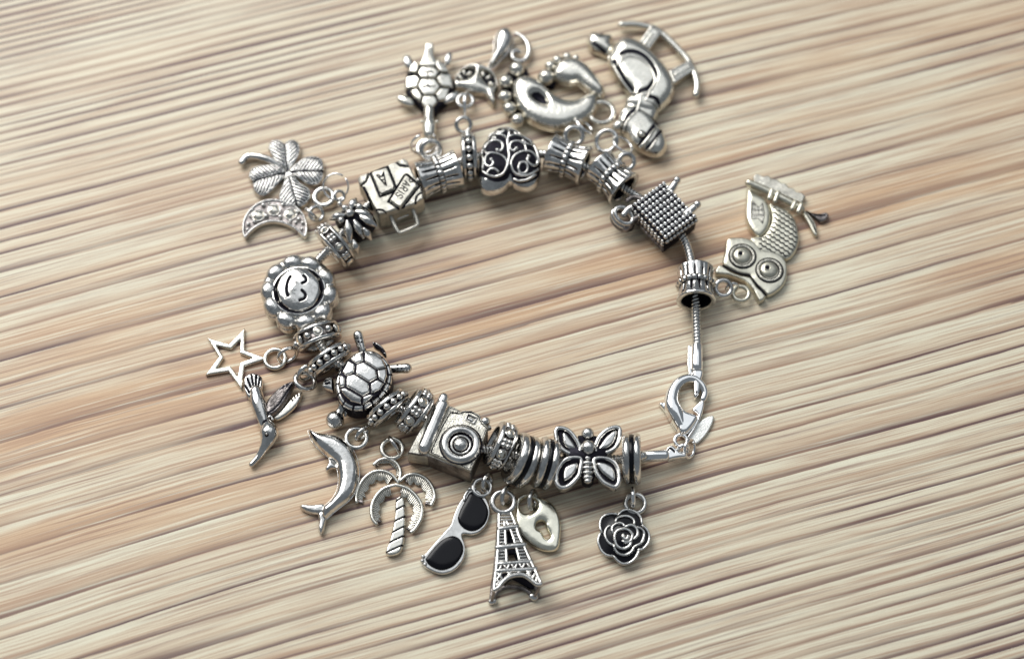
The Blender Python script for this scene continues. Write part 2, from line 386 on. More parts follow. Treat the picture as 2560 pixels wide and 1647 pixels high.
# ------------------------------------------------------------------ crops of the plan used while measuring
A = Crop(580, 330, 4.4); B = Crop(980, 50, 5.133); C = Crop(1000, 280, 5.5); D = Crop(1330, 30, 4.162); E = Crop(1330, 290, 4.162)
Fc = Crop(1660, 410, 4.052); G = Crop(1580, 760, 3.667); H = Crop(620, 600, 5.133); I_ = Crop(490, 790, 3.95); J = Crop(720, 790, 4.667)
K = Crop(730, 1020, 3.85); Lc = Crop(980, 960, 5.923); M_ = Crop(1030, 1170, 4.162); N_ = Crop(1180, 1030, 4.9875); O_ = Crop(1460, 1180, 5.923); P_ = Crop(1380, 1040, 7.332)

# ------------------------------------------------------------------ the snake chain with its two end caps
t = thing('bracelet_chain', 'round twisted silver snake chain strung through all the beads, ending in tube caps', 'chain', 1740, 800)
path = np.array([(1606, 1139), (1578, 1146), (1540, 1148), (1468, 1150), (1360, 1150), (1300, 1138), (1240, 1125), (1190, 1118), (1120, 1085), (1055, 1040), (1005, 1022), (975, 1010), (915, 955), (830, 895), (790, 845), (762, 795),
                 (755, 730), (785, 665), (835, 610), (880, 555), (920, 515), (985, 470), (1045, 455), (1105, 438), (1172, 395), (1275, 390), (1345, 385), (1418, 398), (1480, 425), (1530, 448), (1572, 478), (1605, 500), (1650, 535), (1697, 580),
                 (1717, 615), (1728, 655), (1738, 720), (1741, 800), (1743, 862)], float)
pz = np.array([46, 50, 50, 50, 50, 48, 44, 40, 48, 42, 42, 46, 50, 48, 48, 46, 44, 42, 46, 50, 48, 46, 48, 48, 46, 48, 48, 48, 48, 46, 42, 44, 44, 36, 32, 36, 42, 28, 20.])
SM = smooth(np.column_stack([path, pz]), False, 40)
seg = np.concatenate([[0], np.cumsum(np.hypot(*np.diff(SM[:, :2], axis=0).T))]); q = np.arange(0, seg[-1], 1.3)
SM = np.column_stack([np.interp(q, seg, SM[:, i]) for i in range(3)])
sweep('snake_chain', t, W3(SM[:, 0], SM[:, 1], SM[:, 2]), np.full(len(SM), 12.0*U), SILVER, n=20,
      rmod=lambda i, p: 1-.17*np.abs(np.sin(i*1.3*np.pi/8.5+p*1.0))**5)
cp = lathe('end_cap', t, fr((1742, 897), 18, (0, 1)), [(-38, 0.5), (-38, 13.2), (-35, 15), (18, 15), (30, 14), (32, 12), (32, .5)], CHROME, closed=False, n=32)
plate('pinched_tip', cp, G((562, 600), (650, 600), (648, 660), (632, 710), (625, 790), (600, 845), (572, 845), (565, 790), (565, 700)), 6, 26, CHROME, edge=7, grooves=[(G((592, 806), (590, 812)), 2.2)])
prism('folded_side', cp, G((512, 375), (540, 372), (552, 470), (552, 650), (520, 640), (508, 560)), 8, 17, CHROME)
cp = lathe('end_cap', t, fr((1634, 1139), 34, (1, -.05)), [(-30, .5), (-30, 12.5), (-28, 14), (28, 14), (36, 12), (36, .5)], CHROME, closed=False, n=32)
plate('pinched_tip', cp, G((310, 1330), (340, 1292), (375, 1290), (440, 1350), (495, 1362), (495, 1395), (440, 1402), (380, 1412), (330, 1418)), 22, 38, CHROME, edge=6, grooves=[(G((330, 1345), (350, 1318), (390, 1352)), 2.0)])

# ------------------------------------------------------------------ clasp, tag and loose rings
t = thing('lobster_clasp', 'polished teardrop lobster clasp holding the tube cap of the snake chain', 'clasp', 1705, 1000)
tube('hook', t, G((455, 1120), (405, 1010), (368, 930), (366, 850), (395, 765), (450, 705), (520, 680), (590, 695), (645, 750), (668, 815), (652, 872)), [16, 21, 20, 17, 14.5, 13, 11.5, 10, 9.5, 8.5, 7.5], [16, 17, 18, 18, 18, 18, 18, 18, 18, 17, 16], CHROME, n=16, sub=5)
plate('clasp_body', t, G((375, 960), (425, 905), (500, 975), (605, 1015), (590, 1080), (520, 1170), (470, 1190), (425, 1165)), 3, 27, CHROME, edge=9, cv=2, hfun=lambda X, Y, s: 5*rnd(s, 22), blur=3)
plate('gate', t, G((648, 868), (600, 905), (552, 962), (600, 1010), (560, 1120), (505, 1205), (530, 1220), (600, 1110), (650, 990), (668, 900)), 4, 19, CHROME, edge=6)
plate('thumb_lever', t, G((250, 915), (262, 895), (300, 900), (330, 960), (365, 1060), (425, 1170), (400, 1150), (345, 1060), (300, 975)), 4, 15, CHROME, edge=5)
ring('swivel_ring', t, G(448, 1250), 16, 15, 5, CHROME)
t = thing('leaf_tag', 'small flat leaf-shaped brushed tag beside the lobster clasp', 'tag', 1755, 1075)
plate('blade', t, G((515, 1235), (550, 1160), (600, 1095), (660, 1045), (735, 1018), (750, 1040), (735, 1100), (690, 1180), (630, 1250), (580, 1278)), 3, 8, PLATE, edge=2)
t = thing('jump_ring', 'thin round wire ring joining the lobster clasp to the lower tube cap', 'ring', 1725, 1125)
ring('wire', t, G(528, 1325), 22, 22, 4, CHROME, d=(.93, .37), elev=30, gap=(10, 352))
t = thing('jump_ring', 'short thick wire link between the clasp swivel and the pinched lower tube cap', 'ring', 1705, 1128)
ring('wire', t, G(468, 1330), 24, 13, 5, CHROME, d=(.3, 1), elev=25)

# ------------------------------------------------------------------ bead builders
def crystal_bead(label, c, d, R, w, bore, elev=0, z=None, n=12, pel=2, zc=None, loop=None, phase=0):
    """wide polished ring with a sunk channel of stones in rimmed settings between little balls"""
    z = R-1 if z is None else z; t = thing('crystal_bead', label, 'bead', c[0], c[1], 'ring beads set with clear crystals'); f = fr(c, z, d, elev); h = w/2; g = h*.56
    lathe('bead_ring', t, f, [(-h, bore+1), (-h, R-8), (-h+2, R-3), (-g-3, R), (-g, R-.5), (-g, R-6), (g, R-6), (g, R-.5), (g+3, R), (h-2, R-3), (h, R-8), (h, bore+1), (h-2, bore), (-h+2, bore)],
          [SILVER, WORN], n=56, mfun=lambda T, ph, r: (np.abs(T) < g+.5) & (r < R-2) & (r > bore+4))
    p, u, v, wv = f
    for i in range(n):
        a = 2*math.pi*(i+phase)/n; rad = math.cos(a)*v+math.sin(a)*wv; tan = -math.sin(a)*v+math.cos(a)*wv
        if rad[2] < -.75: continue
        if i % 2 == 0:
            o = ring_at('setting', t, p+U*(R-2)*rad, rad, u, g*.86, 2.0, SILVER)
            put('crystal', o, p+U*(R-3.5)*rad, (g*.82, g*.82, g*.62), GEM, 'gem', (tan, u, rad))
        else:
            for s in ((-.42, -.42), (.42, -.42), (-.42, .42), (.42, .42)) if pel == 4 else ((0, 0),):
                k = g*.56 if pel == 4 else g*.74
                put('pellet', t, p+U*(R-4)*rad+U*g*(s[0]*u+s[1]*tan), k, SILVER)
    return t, f
def ring_at(name, parent, co, nrm, ref, R, r, mat):
    nrm = nrm/np.linalg.norm(nrm); a = ref/np.linalg.norm(ref); b = np.cross(nrm, a); th = np.linspace(0, 2*np.pi, 20, endpoint=False); k = 8
    rad = np.cos(th)[:, None]*a+np.sin(th)[:, None]*b; ph = np.linspace(0, 2*np.pi, k, endpoint=False)
    V = co+U*((R+r*np.cos(ph))[None, :, None]*rad[:, None]+(r*np.sin(ph))[None, :, None]*nrm)
    idx = np.arange(20*k).reshape(20, k); Bq = np.roll(idx, -1, 0)
    return quads(name, V.reshape(-1, 3), np.stack([idx, Bq, np.roll(Bq, -1, 1), np.roll(idx, -1, 1)], -1).reshape(-1, 4), parent, mat)
def pellet_bead(label, c, d, R, w, bore, elev=0, z=None, n=16):
    """thin ring bead with a row of little balls in a blackened groove"""
    z = R-1 if z is None else z; t = thing('pellet_bead', label, 'bead', c[0], c[1], 'thin ring beads with a row of pellets'); f = fr(c, z, d, elev); h = w/2; g = h*.48
    lathe('bead_ring', t, f, [(-h, bore+1), (-h, R-7), (-h+2, R-2.5), (-g-2, R-1), (-g, R-2), (-g, R-8), (g, R-8), (g, R-2), (g+2, R-1), (h-2, R-2.5), (h, R-7), (h, bore+1), (h-2, bore), (-h+2, bore)],
          [SILVER, PATINA], n=56, mfun=lambda T, ph, r: (np.abs(T) < g+.5) & (r < R-3) & (r > bore+4),
          rfun=lambda T, ph, r: r-np.where(r > R-5, 1.2*np.maximum(0, np.sin(ph*n/1.0)), 0)*(np.abs(T) > g))
    p, u, v, wv = f
    for i in range(n):
        a = 2*math.pi*(i+.5)/n; rad = math.cos(a)*v+math.sin(a)*wv
        if rad[2] > -.75: put('pellet', t, p+U*(R-4)*rad, g*.98, SILVER)
    return t, f
def banded_bead(label, c, d, R, w, bore, elev=0, z=None, taper=0):
    z = R-1 if z is None else z; t = thing('banded_bead', label, 'bead', c[0], c[1], 'ring beads with a black enamel band'); f = fr(c, z, d, elev); h = w/2; b = w*.11
    lathe('bead_ring', t, f, [(-h, bore+1), (-h, R-9), (-h+2, R-4), (-h*.62, R), (-b-2, R-1), (-b, R-6), (b, R-6), (b+2, R-1), (h*.62, R), (h-2, R-4), (h, R-9), (h, bore+1), (h-2, bore), (-h+2, bore)], SILVER, n=56,
          rfun=lambda T, ph, r: r-taper*(T/h)*(r > bore+4), subdiv=1)
    lathe('enamel_band', t, f, [(-b-.6, R-7), (-b-.6, R-3.2), (0, R-2.4), (b+.6, R-3.2), (b+.6, R-7)], ENAMEL, n=56)
    return t, f
def barrel_bead(label, c, d, Rl, Rr, length, Rb, elev=0, z=None, flutes=13):
    z = max(Rl, Rr)-1 if z is None else z; t = thing('barrel_bead', label, 'bead', c[0], c[1], 'waisted barrel beads with fluted sides'); f = fr(c, z, d, elev); h = length/2; bore = 36
    prof = [(-h, bore+2), (-h, Rl-2), (-h+1.5, Rl)]+[(-h+4+(h-6)*k/7, Rl+(Rb-9-Rl)*math.sin(k/7*math.pi/2)**1.0) for k in range(8)]
    prof += [(x, Rb-7) for x in (-1, 1)]+[(2+(h-6)*k/7, Rb-9+(Rr-Rb+9)*(1-math.cos(k/7*math.pi/2))) for k in range(8)]+[(h-1.5, Rr), (h, Rr-2), (h, bore+2), (h-3, bore), (-h+3, bore)]
    def gr(T, ph): 
        side = (np.abs(T) > 7) & (np.abs(T) < h-11)
        wdt = .13+.22*np.clip(1-np.abs(T)/h, 0, 1)
        fx = np.abs(((ph*flutes/(2*np.pi)+np.where(T > 0, .5, 0)) % 1)-.5)*2
        return side, fx, wdt
    def rf(T, ph, r):
        side, fx, wd = gr(T, ph); o = r > bore+4
        return r+np.where(o & (np.abs(T) < h-1), -.5*np.cos(fx*np.pi), 0)-np.where(side & o, 4.5*np.clip(1-fx/wd, 0, 1)**.6, 0)
    def mf(T, ph, r):
        side, fx, wd = gr(T, ph); return ((side & (fx < wd*.82)) | ((np.abs(T) < 7.5))) & (r > bore+4) | (r < bore+1)
    lathe('fluted_barrel', t, f, prof, [SILVER, PATINA], n=196, rfun=rf, mfun=mf)
    nb = 20
    lathe('beaded_band', t, f, [(-7.5, Rb-12), (-7.5, Rb-4), (-5, Rb-.5), (0, Rb+1.2), (5, Rb-.5), (7.5, Rb-4), (7.5, Rb-12)], [SILVER, PATINA], n=192,
          rfun=lambda T, ph, r: r-np.where(r > Rb-4, 4.2*(1-np.abs(np.sin(ph*nb/2))**.55), 0), mfun=lambda T, ph, r: (np.abs(np.sin(ph*nb/2)) < .28))
    return t, f
def link(name, label, px, py): return thing(name, label, 'ring', px, py)

# ------------------------------------------------------------------ beads clockwise from the clasp
t, f = banded_bead('narrow black-banded bead between the butterfly bead and the lower tube cap, carrying the rose', (1579, 1147), (1, .02), 62, 44, 30, 4)
ring('bail', t, O_(724, 372), 24, 20, 6, CHROME, d=(1, 0), elev=4, sq=1.15)
t, f = banded_bead('banded ring bead touching the butterfly wings, carrying the heart padlock', (1363, 1158), (.975, .16), 63, 44, 36, -14)
ring('bail', t, M_(1255, 330), 26, 22, 5.5, SILVER, d=(.9, .2), elev=18)
t, f = banded_bead('banded ring bead with its open end showing, beside the crystal ring, carrying the tower', (1303, 1150), (.95, .22), 65, 50, 38, -24)
ring('bail', t, M_(985, 290), 26, 22, 5.5, SILVER, d=(.85, .3), elev=22)
t, f = crystal_bead('crystal-set ring bead right of the camera bead, carrying the sunglasses', (1252, 1114), (.95, .30), 57, 47, 40, -20, phase=.3, pel=4)
ring('bail', t, M_(782, 150), 28, 20, 5.5, SILVER, d=(.9, .35), elev=20)
t, f = crystal_bead('crystal-set ring bead left of the camera bead, carrying the palm tree', (1037, 1026), (.865, .5), 58, 48, 40, -20, phase=.55, pel=4)
ring('bail', t, K(985, 350), 26, 20, 5.5, SILVER, d=(.8, -.5), elev=8)
t, f = pellet_bead('thin pellet ring bead just below the turtle bead, carrying the dolphin', (970, 1020), (.68, .73), 57, 38, 34, -15)
ring('bail', t, K(680, 245), 26, 19, 5.5, SILVER, d=(.7, .7), elev=6)
t, f = pellet_bead('thin pellet ring bead between the turtle and the crystal ring, carrying the hummingbird', (823, 898), (.60, .80), 58, 38, 34, -16)
ring('bail', t, I_(1095, 555), 26, 24, 5.5, SILVER, d=(.6, .8), elev=12)
t, f = crystal_bead('crystal-set ring bead directly below the sunflower, carrying the open star', (794, 842), (.36, .93), 58, 46, 34, -12, phase=.9)
ring('bail', t, I_(905, 385), 26, 24, 5, SILVER, d=(.45, .9), elev=14)
t, f = crystal_bead('crystal-set ring bead above the sunflower, carrying the crescent moon', (838, 612), (.81, -.585), 61, 42, 34, 9, pel=4, phase=.2)
ring('bail', t, A(878, 905), 34, 19, 5, SILVER, d=(.75, -.6), elev=14)
t, f = pellet_bead('thin pellet ring bead between the barrel bead and the filigree heart, carrying the openwork charm', (1173, 391), (.995, -.06), 61, 40, 34, 0)
ring('bail', t, B(918, 1350), 34, 19, 6, SILVER, d=(.15, .4), elev=60)
t, f = barrel_bead('fluted barrel bead right of the suitcase, carrying the long turtle charm', C(530, 862), (.94, -.30), 51, 50, 108, 51)
ring('bail', t, C(425, 530), 40, 25, 7, SILVER, d=(.2, .7), elev=55)
t, f = barrel_bead('fluted barrel bead right of the filigree heart, carrying the pair of feet', E(370, 455), (.94, .34), 52, 53, 100, 51)
ring('bail', t, D(437, 1292), 52, 23, 7, SILVER, d=(.3, .9), elev=58)
t, f = barrel_bead('fluted barrel bead left of the woven basket bead, carrying the rocking horse', E(826, 640), (.735, .678), 48, 52, 98, 50)
ring('bail', t, E(985, 475), 56, 20, 7, SILVER, d=(.5, .8), elev=58)
t, f = barrel_bead('upright fluted barrel bead alone on the bare chain, carrying the owl', Fc(322, 1230), (.02, 1), 46, 49, 96, 50, elev=6)
ring('bail', t, Fc(602, 1255), 40, 20, 6, SILVER, d=(.1, .2), elev=75)
# ------------------------------------------------------------------ figural beads
# butterfly
t = thing('butterfly_bead', 'silver butterfly bead with four outlined wings on the lower strand', 'bead', 1468, 1143)
lathe('bead_core', t, fr((1468, 1148), 50, (1, .02)), [(-46, 22), (-46, 38), (-42, 42), (42, 42), (46, 38), (46, 22)], PATINA, n=40)
plate('thorax_plate', t, P_((470, 360), (560, 330), (770, 330), (840, 380), (790, 700), (770, 1150), (560, 1150), (540, 700)), 48, 84, PATINA, edge=6, zref=88)
wings = [[(480, 490), (420, 390), (350, 300), (270, 240), (180, 212), (95, 222), (70, 290), (80, 380), (100, 470), (140, 560), (210, 620), (310, 670), (400, 700), (480, 695), (520, 600)],
         [(815, 490), (860, 390), (940, 300), (1040, 230), (1150, 198), (1225, 210), (1245, 270), (1240, 360), (1215, 470), (1170, 560), (1090, 625), (980, 665), (880, 680), (815, 655), (790, 570)],
         [(520, 765), (420, 748), (310, 765), (210, 820), (130, 920), (85, 1030), (75, 1140), (100, 1245), (165, 1297), (250, 1295), (340, 1250), (430, 1160), (495, 1070), (520, 950), (540, 850)],
         [(785, 775), (900, 755), (1020, 775), (1120, 825), (1190, 910), (1222, 1020), (1232, 1140), (1215, 1235), (1160, 1290), (1070, 1268), (960, 1210), (880, 1130), (810, 1020), (780, 900), (770, 830)]]
inner = [[(190, 330), (250, 310), (330, 400), (400, 500), (420, 580), (340, 590), (260, 560), (205, 470)], [(850, 610), (890, 520), (970, 400), (1080, 300), (1165, 270), (1170, 370), (1120, 490), (1040, 560), (930, 600)],
         [(230, 950), (320, 890), (440, 860), (465, 920), (420, 1030), (330, 1130), (230, 1170), (205, 1060)], [(830, 870), (930, 850), (1040, 890), (1120, 960), (1150, 1060), (1145, 1150), (1080, 1160), (970, 1080), (880, 990)]]
for w, i in zip(wings, inner):
    i = np.array(i, float); i = i.mean(0)+(i-i.mean(0))*1.14
    o = plate('wing', t, P_(w), 52, 82, SILVER, edge=4, zref=88, mfun=lambda X, Y, s: (s < -1.5).astype(float), cv=2)
    tube('wing_rim', o, P_(w), 5.6, 86, SILVER, closed=True, sub=3, zref=88, n=12)
    plate('wing_cell', o, P_(i.tolist()), 78, 89, SILVER, edge=7, zref=88, hfun=lambda X, Y, s: 3*rnd(s, 12), blur=2)
ball('head', t, P_(655, 312), 84, 15.5, SILVER, zref=88); ball('thorax', t, P_(667, 580), 88, 19, SILVER, zref=88)
for y, rw in ((765, 9), (850, 13), (937, 13), (1025, 12.5), (1112, 12), (1180, 9.5)):
    ball('body_segment', t, P_(659, y), 85, (rw, 6.2, 7.5), SILVER, zref=88, ang=(1, .0))
# camera
t = thing('camera_bead', 'silver folding-camera bead with round lens and viewfinder', 'bead', 1115, 1085)
zr = 84
plate('camera_body', t, Lc((600, 280), (700, 215), (830, 300), (1010, 385), (1180, 400), (1330, 540), (1420, 640), (1395, 740), (1160, 1292), (880, 1190), (540, 1055), (225, 1000), (330, 800), (470, 540)), 6, 76, GRAINY, edge=4, zref=zr, cv=1, gmat=WORN, side=1,
      mfun=lambda X, Y, s: (s > -2.2).astype(float))
fp = plate('front_plate', t, Lc((850, 390), (1000, 408), (1060, 384), (1180, 388), (1300, 450), (1345, 565), (1428, 635), (1400, 720), (1165, 1288), (545, 1022), (600, 880), (720, 620)), 70, zr, GRAINY, edge=3, zref=zr, cv=1,
      mfun=lambda X, Y, s: ((s < -3.4) & (s > -5.4)).astype(float), hfun=lambda X, Y, s: -1.8*(s < -4))
pts = Lc((478, 930), (742, 300))
tube('hand_grip', t, pts, 17, 78, SILVER, sub=6, zref=zr, n=22)
tube('rewind_knob', t, Lc((742, 260), (765, 190)), [13, 12], 80, SILVER, sub=3, zref=zr, n=18)
plate('grip_base', t, Lc((215, 1000), (240, 975), (400, 950), (540, 1010), (520, 1060), (300, 1020)), 20, 74, GRAINY, edge=5, zref=zr, cv=1)
plate('top_hump', t, Lc((830, 290), (880, 290), (960, 330), (1030, 378), (940, 385), (850, 372)), 46, 72, GRAINY, edge=5, zref=zr, cv=2)
ball('shutter_button', t, Lc(1383, 540), 78, 11.5, SILVER, zref=zr); ball('shutter_button', t, Lc(1425, 590), 60, 8, SILVER, zref=zr)
vf = plate('viewfinder', t, Lc((1118, 432), (1270, 496), (1222, 598), (1075, 535)), 76, zr+4, SILVER, edge=3, zref=zr, cv=1, mfun=lambda X, Y, s: (s < -3).astype(float), hfun=lambda X, Y, s: -6*(s < -3))
prism('finder_pane', vf, Lc((1125, 478), (1215, 515), (1195, 560), (1118, 525)), 76, zr+1, SILVER, zref=zr)
c = Lc(1018, 895); f = fr(c, zr, (1, 0)); f = (f[0], np.array([0, 0, 1.0]), f[1], f[2]*0+np.array([0, 1.0, 0]))
def lens(name, par, prof, mats, mfun=None, n=64): return lathe(name, par, f, prof, mats, n=n, closed=False, mfun=mfun)
le = lens('lens_barrel', t, [(-6, 51), (1, 51.5), (1.5, 50), (1.5, 47.5), (6, 47), (9.5, 43), (11, 38), (10, 33), (7, 29.5), (4, 28.5), (2, 27.5), (2, 0.3)], [SILVER, PATINA], lambda T, ph, r: ((r < 30) | ((r > 47.6) & (r < 51))).astype(int))
ring('lens_rim', le, c, zr+7, 22.5, 2.4, SILVER, n=40); put('lens_glass', le, W3(*c, zr+5), (17.5, 17.5, 12), SILVER)
# turtle
t = thing('turtle_bead', 'round silver turtle bead with a shell of polished plates, head pointing lower left', 'bead', 910, 945)
zr = 84; TC = J(880, 720)
def shell(X, Y): return 22*np.sqrt(np.clip(1-((X-TC[0])**2+(Y-TC[1])**2)/88.0**2, 0, 1))
rim = J((700, 470), (790, 405), (900, 375), (1010, 388), (1110, 450), (1180, 540), (1212, 650), (1200, 770), (1140, 885), (1060, 975), (950, 1045), (820, 1078), (700, 1060), (610, 990), (562, 880), (545, 760), (570, 640), (620, 550))
def rimm(X, Y, s):
    a = np.arctan2(Y-TC[1], X-TC[0]); g = np.abs(((a*18/(2*np.pi)) % 1)-.5) < .085
    return ((s < -9.5) | g).astype(float)
plate('shell_rim', t, rim, 20, 76, SILVER, edge=8, zref=zr, mfun=rimm, hfun=lambda X, Y, s: np.where(s < -9.5, shell(X, Y)-7, 0), side=1)
for sc in ([(800, 580), (890, 548), (1028, 640), (1043, 738), (950, 788), (792, 690)], [(682, 712), (780, 692), (942, 795), (957, 903), (870, 943), (678, 828)], [(715, 500), (865, 425), (880, 540), (797, 568)],
           [(893, 424), (1010, 432), (1105, 498), (1146, 600), (1037, 635), (897, 542)], [(700, 522), (782, 577), (774, 678), (678, 706), (630, 662)], [(612, 692), (662, 722), (662, 826), (603, 836), (592, 760)],
           [(1043, 643), (1149, 613), (1157, 700), (1128, 785), (1055, 738)], [(965, 802), (1047, 753), (1122, 793), (1078, 868), (1010, 906), (970, 903)], [(603, 853), (665, 843), (857, 953), (852, 1026), (740, 998), (655, 928)],
           [(875, 952), (960, 920), (1010, 932), (950, 988), (875, 1026)]):
    q = J(sc); plate('scute', t, q, 70, 73, SILVER, edge=3.2, zref=zr, cv=1, hfun=lambda X, Y, s: shell(X, Y)+1.2*rnd(s, 14), blur=1)
for a, b, r0, r1 in (((862, 370), (815, 205), 10.5, 12.5), ((1190, 585), (1385, 588), 10.5, 12.5)):
    o = tube('flipper', t, J(a, b), [r0, r1], [44, 50], SILVER, zref=60, sub=8, n=16)
    for k in (.45, .7, .95):
        p = J(a)[0]*(1-k)+J(b)[0]*k
        for s in (-4, 4): ball('pit', o, (p[0]+(s if a[0] < 1000 else 0), p[1]+(0 if a[0] < 1000 else s)), 58, 2.6, PATINA, zref=60)
plate('rear_fin', t, J((985, 295), (1050, 310), (1110, 360), (1150, 440), (1120, 440), (1060, 380), (1000, 340)), 40, 62, SILVER, edge=5, grooves=[(J((1010, 325), (1120, 410)), 3.5)])
plate('rear_fin', t, J((600, 560), (650, 520), (640, 480), (590, 500), (545, 570), (560, 620)), 30, 50, WORN, edge=5)
o = plate('front_leg', t, J((395, 790), (420, 725), (480, 700), (525, 715), (530, 850), (470, 850), (415, 830)), 22, 46, SILVER, edge=9, grooves=[(J((430, 760), (485, 735)), 1.8), (J((430, 790), (490, 775)), 1.8)])
tube('neck', t, J((560, 1190), (620, 1090), (650, 1010)), [13, 10, 12], [30, 34, 44], SILVER, sub=4)
hd = ball('head', t, J(548, 1212), 28, 22.5, SILVER)
ball('eye', hd, J(470, 1222), 38, 3, PATINA, zref=28); ball('eye', hd, J(585, 1275), 38, 3, PATINA, zref=28)
tube('tail', t, J((690, 1080), (668, 1160)), [7, 3], [40, 30], SILVER)
# sunflower
t = thing('sunflower_bead', 'silver sunflower bead with ten puffed petals and an engraved smiling face', 'bead', 750, 735)
zr = 72; pc = H((563, 238), (810, 250), (1012, 430), (1068, 672), (950, 900), (728, 1000), (483, 990), (290, 830), (245, 612), (355, 392)); ctr_ = H(650, 640)
P0 = [tuple(p) for p in pc]
plate('flower_back', t, np.array([ctr_+(p-ctr_)/np.hypot(*(p-ctr_))*74 for p in pc]), 8, 58, SILVER, edge=10, zref=zr, blur=1)
pc = np.array([ctr_+(p-ctr_)/np.hypot(*(p-ctr_))*76 for p in pc])
for p in pc:
    dvec = p-ctr_; n_ = np.hypot(*dvec)
    ball('petal', t, p+dvec*.0, 56, (21.5, 28, 19), SILVER, zref=zr, ang=dvec)
    ball('petal', t, p+dvec*.03, 30, (20, 27, 26), SILVER, zref=zr, ang=dvec)
ring('petal_ring', t, ctr_, 48, 75, 17, SILVER, n=60, k=16)
f = fr(ctr_, zr, (1, 0)); f = (f[0], np.array([0, 0, 1.0]), f[1], np.array([0, 1.0, 0]))
lathe('face_bezel', t, f, [(-30, 72), (-10, 71), (-6, 69), (-3, 67), (-1.5, 65), (-2, 63.5), (1, 60), (-6, 59.5), (-9, 58), (-9, 30)], [SILVER, PATINA], n=72, closed=False, mfun=lambda T, ph, r: (r < 64).astype(int))
fs = [(H((552, 492), (518, 560), (503, 640), (505, 700), (522, 742)), 3.2), (H((722, 482), (752, 515), (752, 560), (705, 585)), 3.0), (H((700, 680), (742, 722), (735, 775), (672, 802)), 3.0)]
a = np.linspace(0, 2*np.pi, 40, endpoint=False); disc = ctr_+54.5*np.column_stack([np.cos(a), np.sin(a)])
def hf(X, Y, s):
    r2 = ((X-ctr_[0])**2+(Y-ctr_[1])**2); ch = H(600, 630)
    return 20*np.sqrt(np.clip(1-r2/62.0**2, 0, 1))+3*np.exp(-((X-ch[0])**2+(Y-ch[1]-0)**2)/160)
plate('smiling_face', t, disc, zr-8, zr-4, SILVER, edge=5, zref=zr, cv=1, grooves=fs, depth=4, hfun=hf, blur=1, step=1.2)
# petal-flower bead
t = thing('lily_bead', 'dark round bead covered with narrow silver petals left of the suitcase', 'bead', 885, 552)
lathe('bead_core', t, fr(A(1365, 1000), 46, (.72, -.69)), [(-32, 20), (-36, 36), (-28, 44), (0, 47), (28, 44), (36, 36), (32, 20)], [PATINA, WORN], n=48, subdiv=2)
for a, b, r0 in (((1312, 860), (1358, 735), 8), ((1232, 932), (1085, 955), 8), ((1375, 895), (1535, 935), 9), ((1272, 1005), (1292, 1185), 8.5), ((1352, 1000), (1440, 1130), 8.5), ((1420, 950), (1585, 1030), 8.5), ((1460, 1090), (1520, 1150), 7), ((1330, 1170), (1370, 1250), 8)):
    far = 1.0 if r0 > 7.5 else .6
    q = A(a, b); zz = [97, 86] if b[1] < 1100 else ([97, 74] if a[1] < 1100 else [74, 52])
    tube('petal', t, np.array([q[0], (q[0]+q[1])/2, q[1]]), [5, r0*1.35, 4], [zz[0], sum(zz)/2+3, zz[1]], SILVER, sub=5, zref=88, n=14)
for c, r in (((1300, 915), 10.5), ((1243, 858), 8), ((1402, 845), 8.5), ((1203, 992), 7.5), ((1190, 810), 6)): ball('pistil', t, A(c)[0], 98, r*1.15, SILVER, zref=88)
# suitcase
t = thing('suitcase_bead', 'silver suitcase bead with raised travel labels and a carry handle', 'bead', 985, 470)
zr = 86
cs = plate('suitcase_body', t, A((1385, 505), (1405, 475), (1500, 440), (1820, 312), (1890, 288), (1925, 305), (1965, 395), (2030, 520), (2105, 680), (2110, 735), (2010, 790), (1700, 885), (1620, 915), (1590, 870), (1490, 680), (1395, 560)), 28, zr, GRAINY, edge=5, zref=zr, cv=1,
      grooves=[(A((1415, 590), (1480, 540), (1503, 455)), 2.2), (A((1800, 325), (1850, 372), (1935, 378)), 2.2), (A((1582, 858), (1660, 860), (1700, 900)), 2.2), (A((2095, 665), (2030, 710), (2020, 790)), 2.2), (A((1525, 455), (1560, 428), (1695, 390), (1722, 405), (1802, 605), (1785, 650), (1650, 704), (1615, 682), (1525, 455)), 2.6), (A((1898, 482), (1935, 475), (2048, 578), (2042, 620), (1868, 842), (1838, 846), (1738, 775), (1735, 742), (1898, 482)), 2.6)], depth=2.5)
for q in ([(1405, 500), (1500, 455), (1478, 540), (1420, 580)], [(1815, 325), (1888, 295), (1932, 372), (1858, 365)], [(1592, 868), (1660, 870), (1690, 895), (1620, 908)], [(2098, 680), (2102, 735), (2030, 775), (2038, 715)]):
    prism('corner_cap', cs, A(q), 80, zr+2.5, GRAINY, zref=zr, bevel=3)
l1 = plate('travel_label', cs, A((1535, 462), (1560, 440), (1690, 402), (1712, 412), (1790, 605), (1775, 640), (1650, 692), (1625, 675)), 80, zr+6, GRAINY, edge=4, zref=zr, cv=1)
l2 = plate('travel_label', cs, A((1905, 490), (1930, 487), (2035, 580), (2030, 615), (1860, 830), (1838, 832), (1748, 768), (1745, 745)), 80, zr+6, GRAINY, edge=4, zref=zr, cv=1)
def ink(par, pts, name='letter', r=1.25): tube(name, par, pts, r, zr+6.4, PATINA, zref=zr, sub=2, n=6)
for q in (((1592, 490), (1700, 605)), ((1668, 455), (1700, 605)), ((1592, 490), (1620, 485), (1640, 505), (1660, 480), (1668, 455)), ((1615, 515), (1672, 495)), ((1640, 545), (1685, 530)), ((1672, 580), (1694, 570))): ink(l1, A(*q), 'tower_drawing', 1.8)
org = A(1968, 522); dirt = np.array([-.545, .838]); upt = np.array([.838, .545]); Hh = 17.5
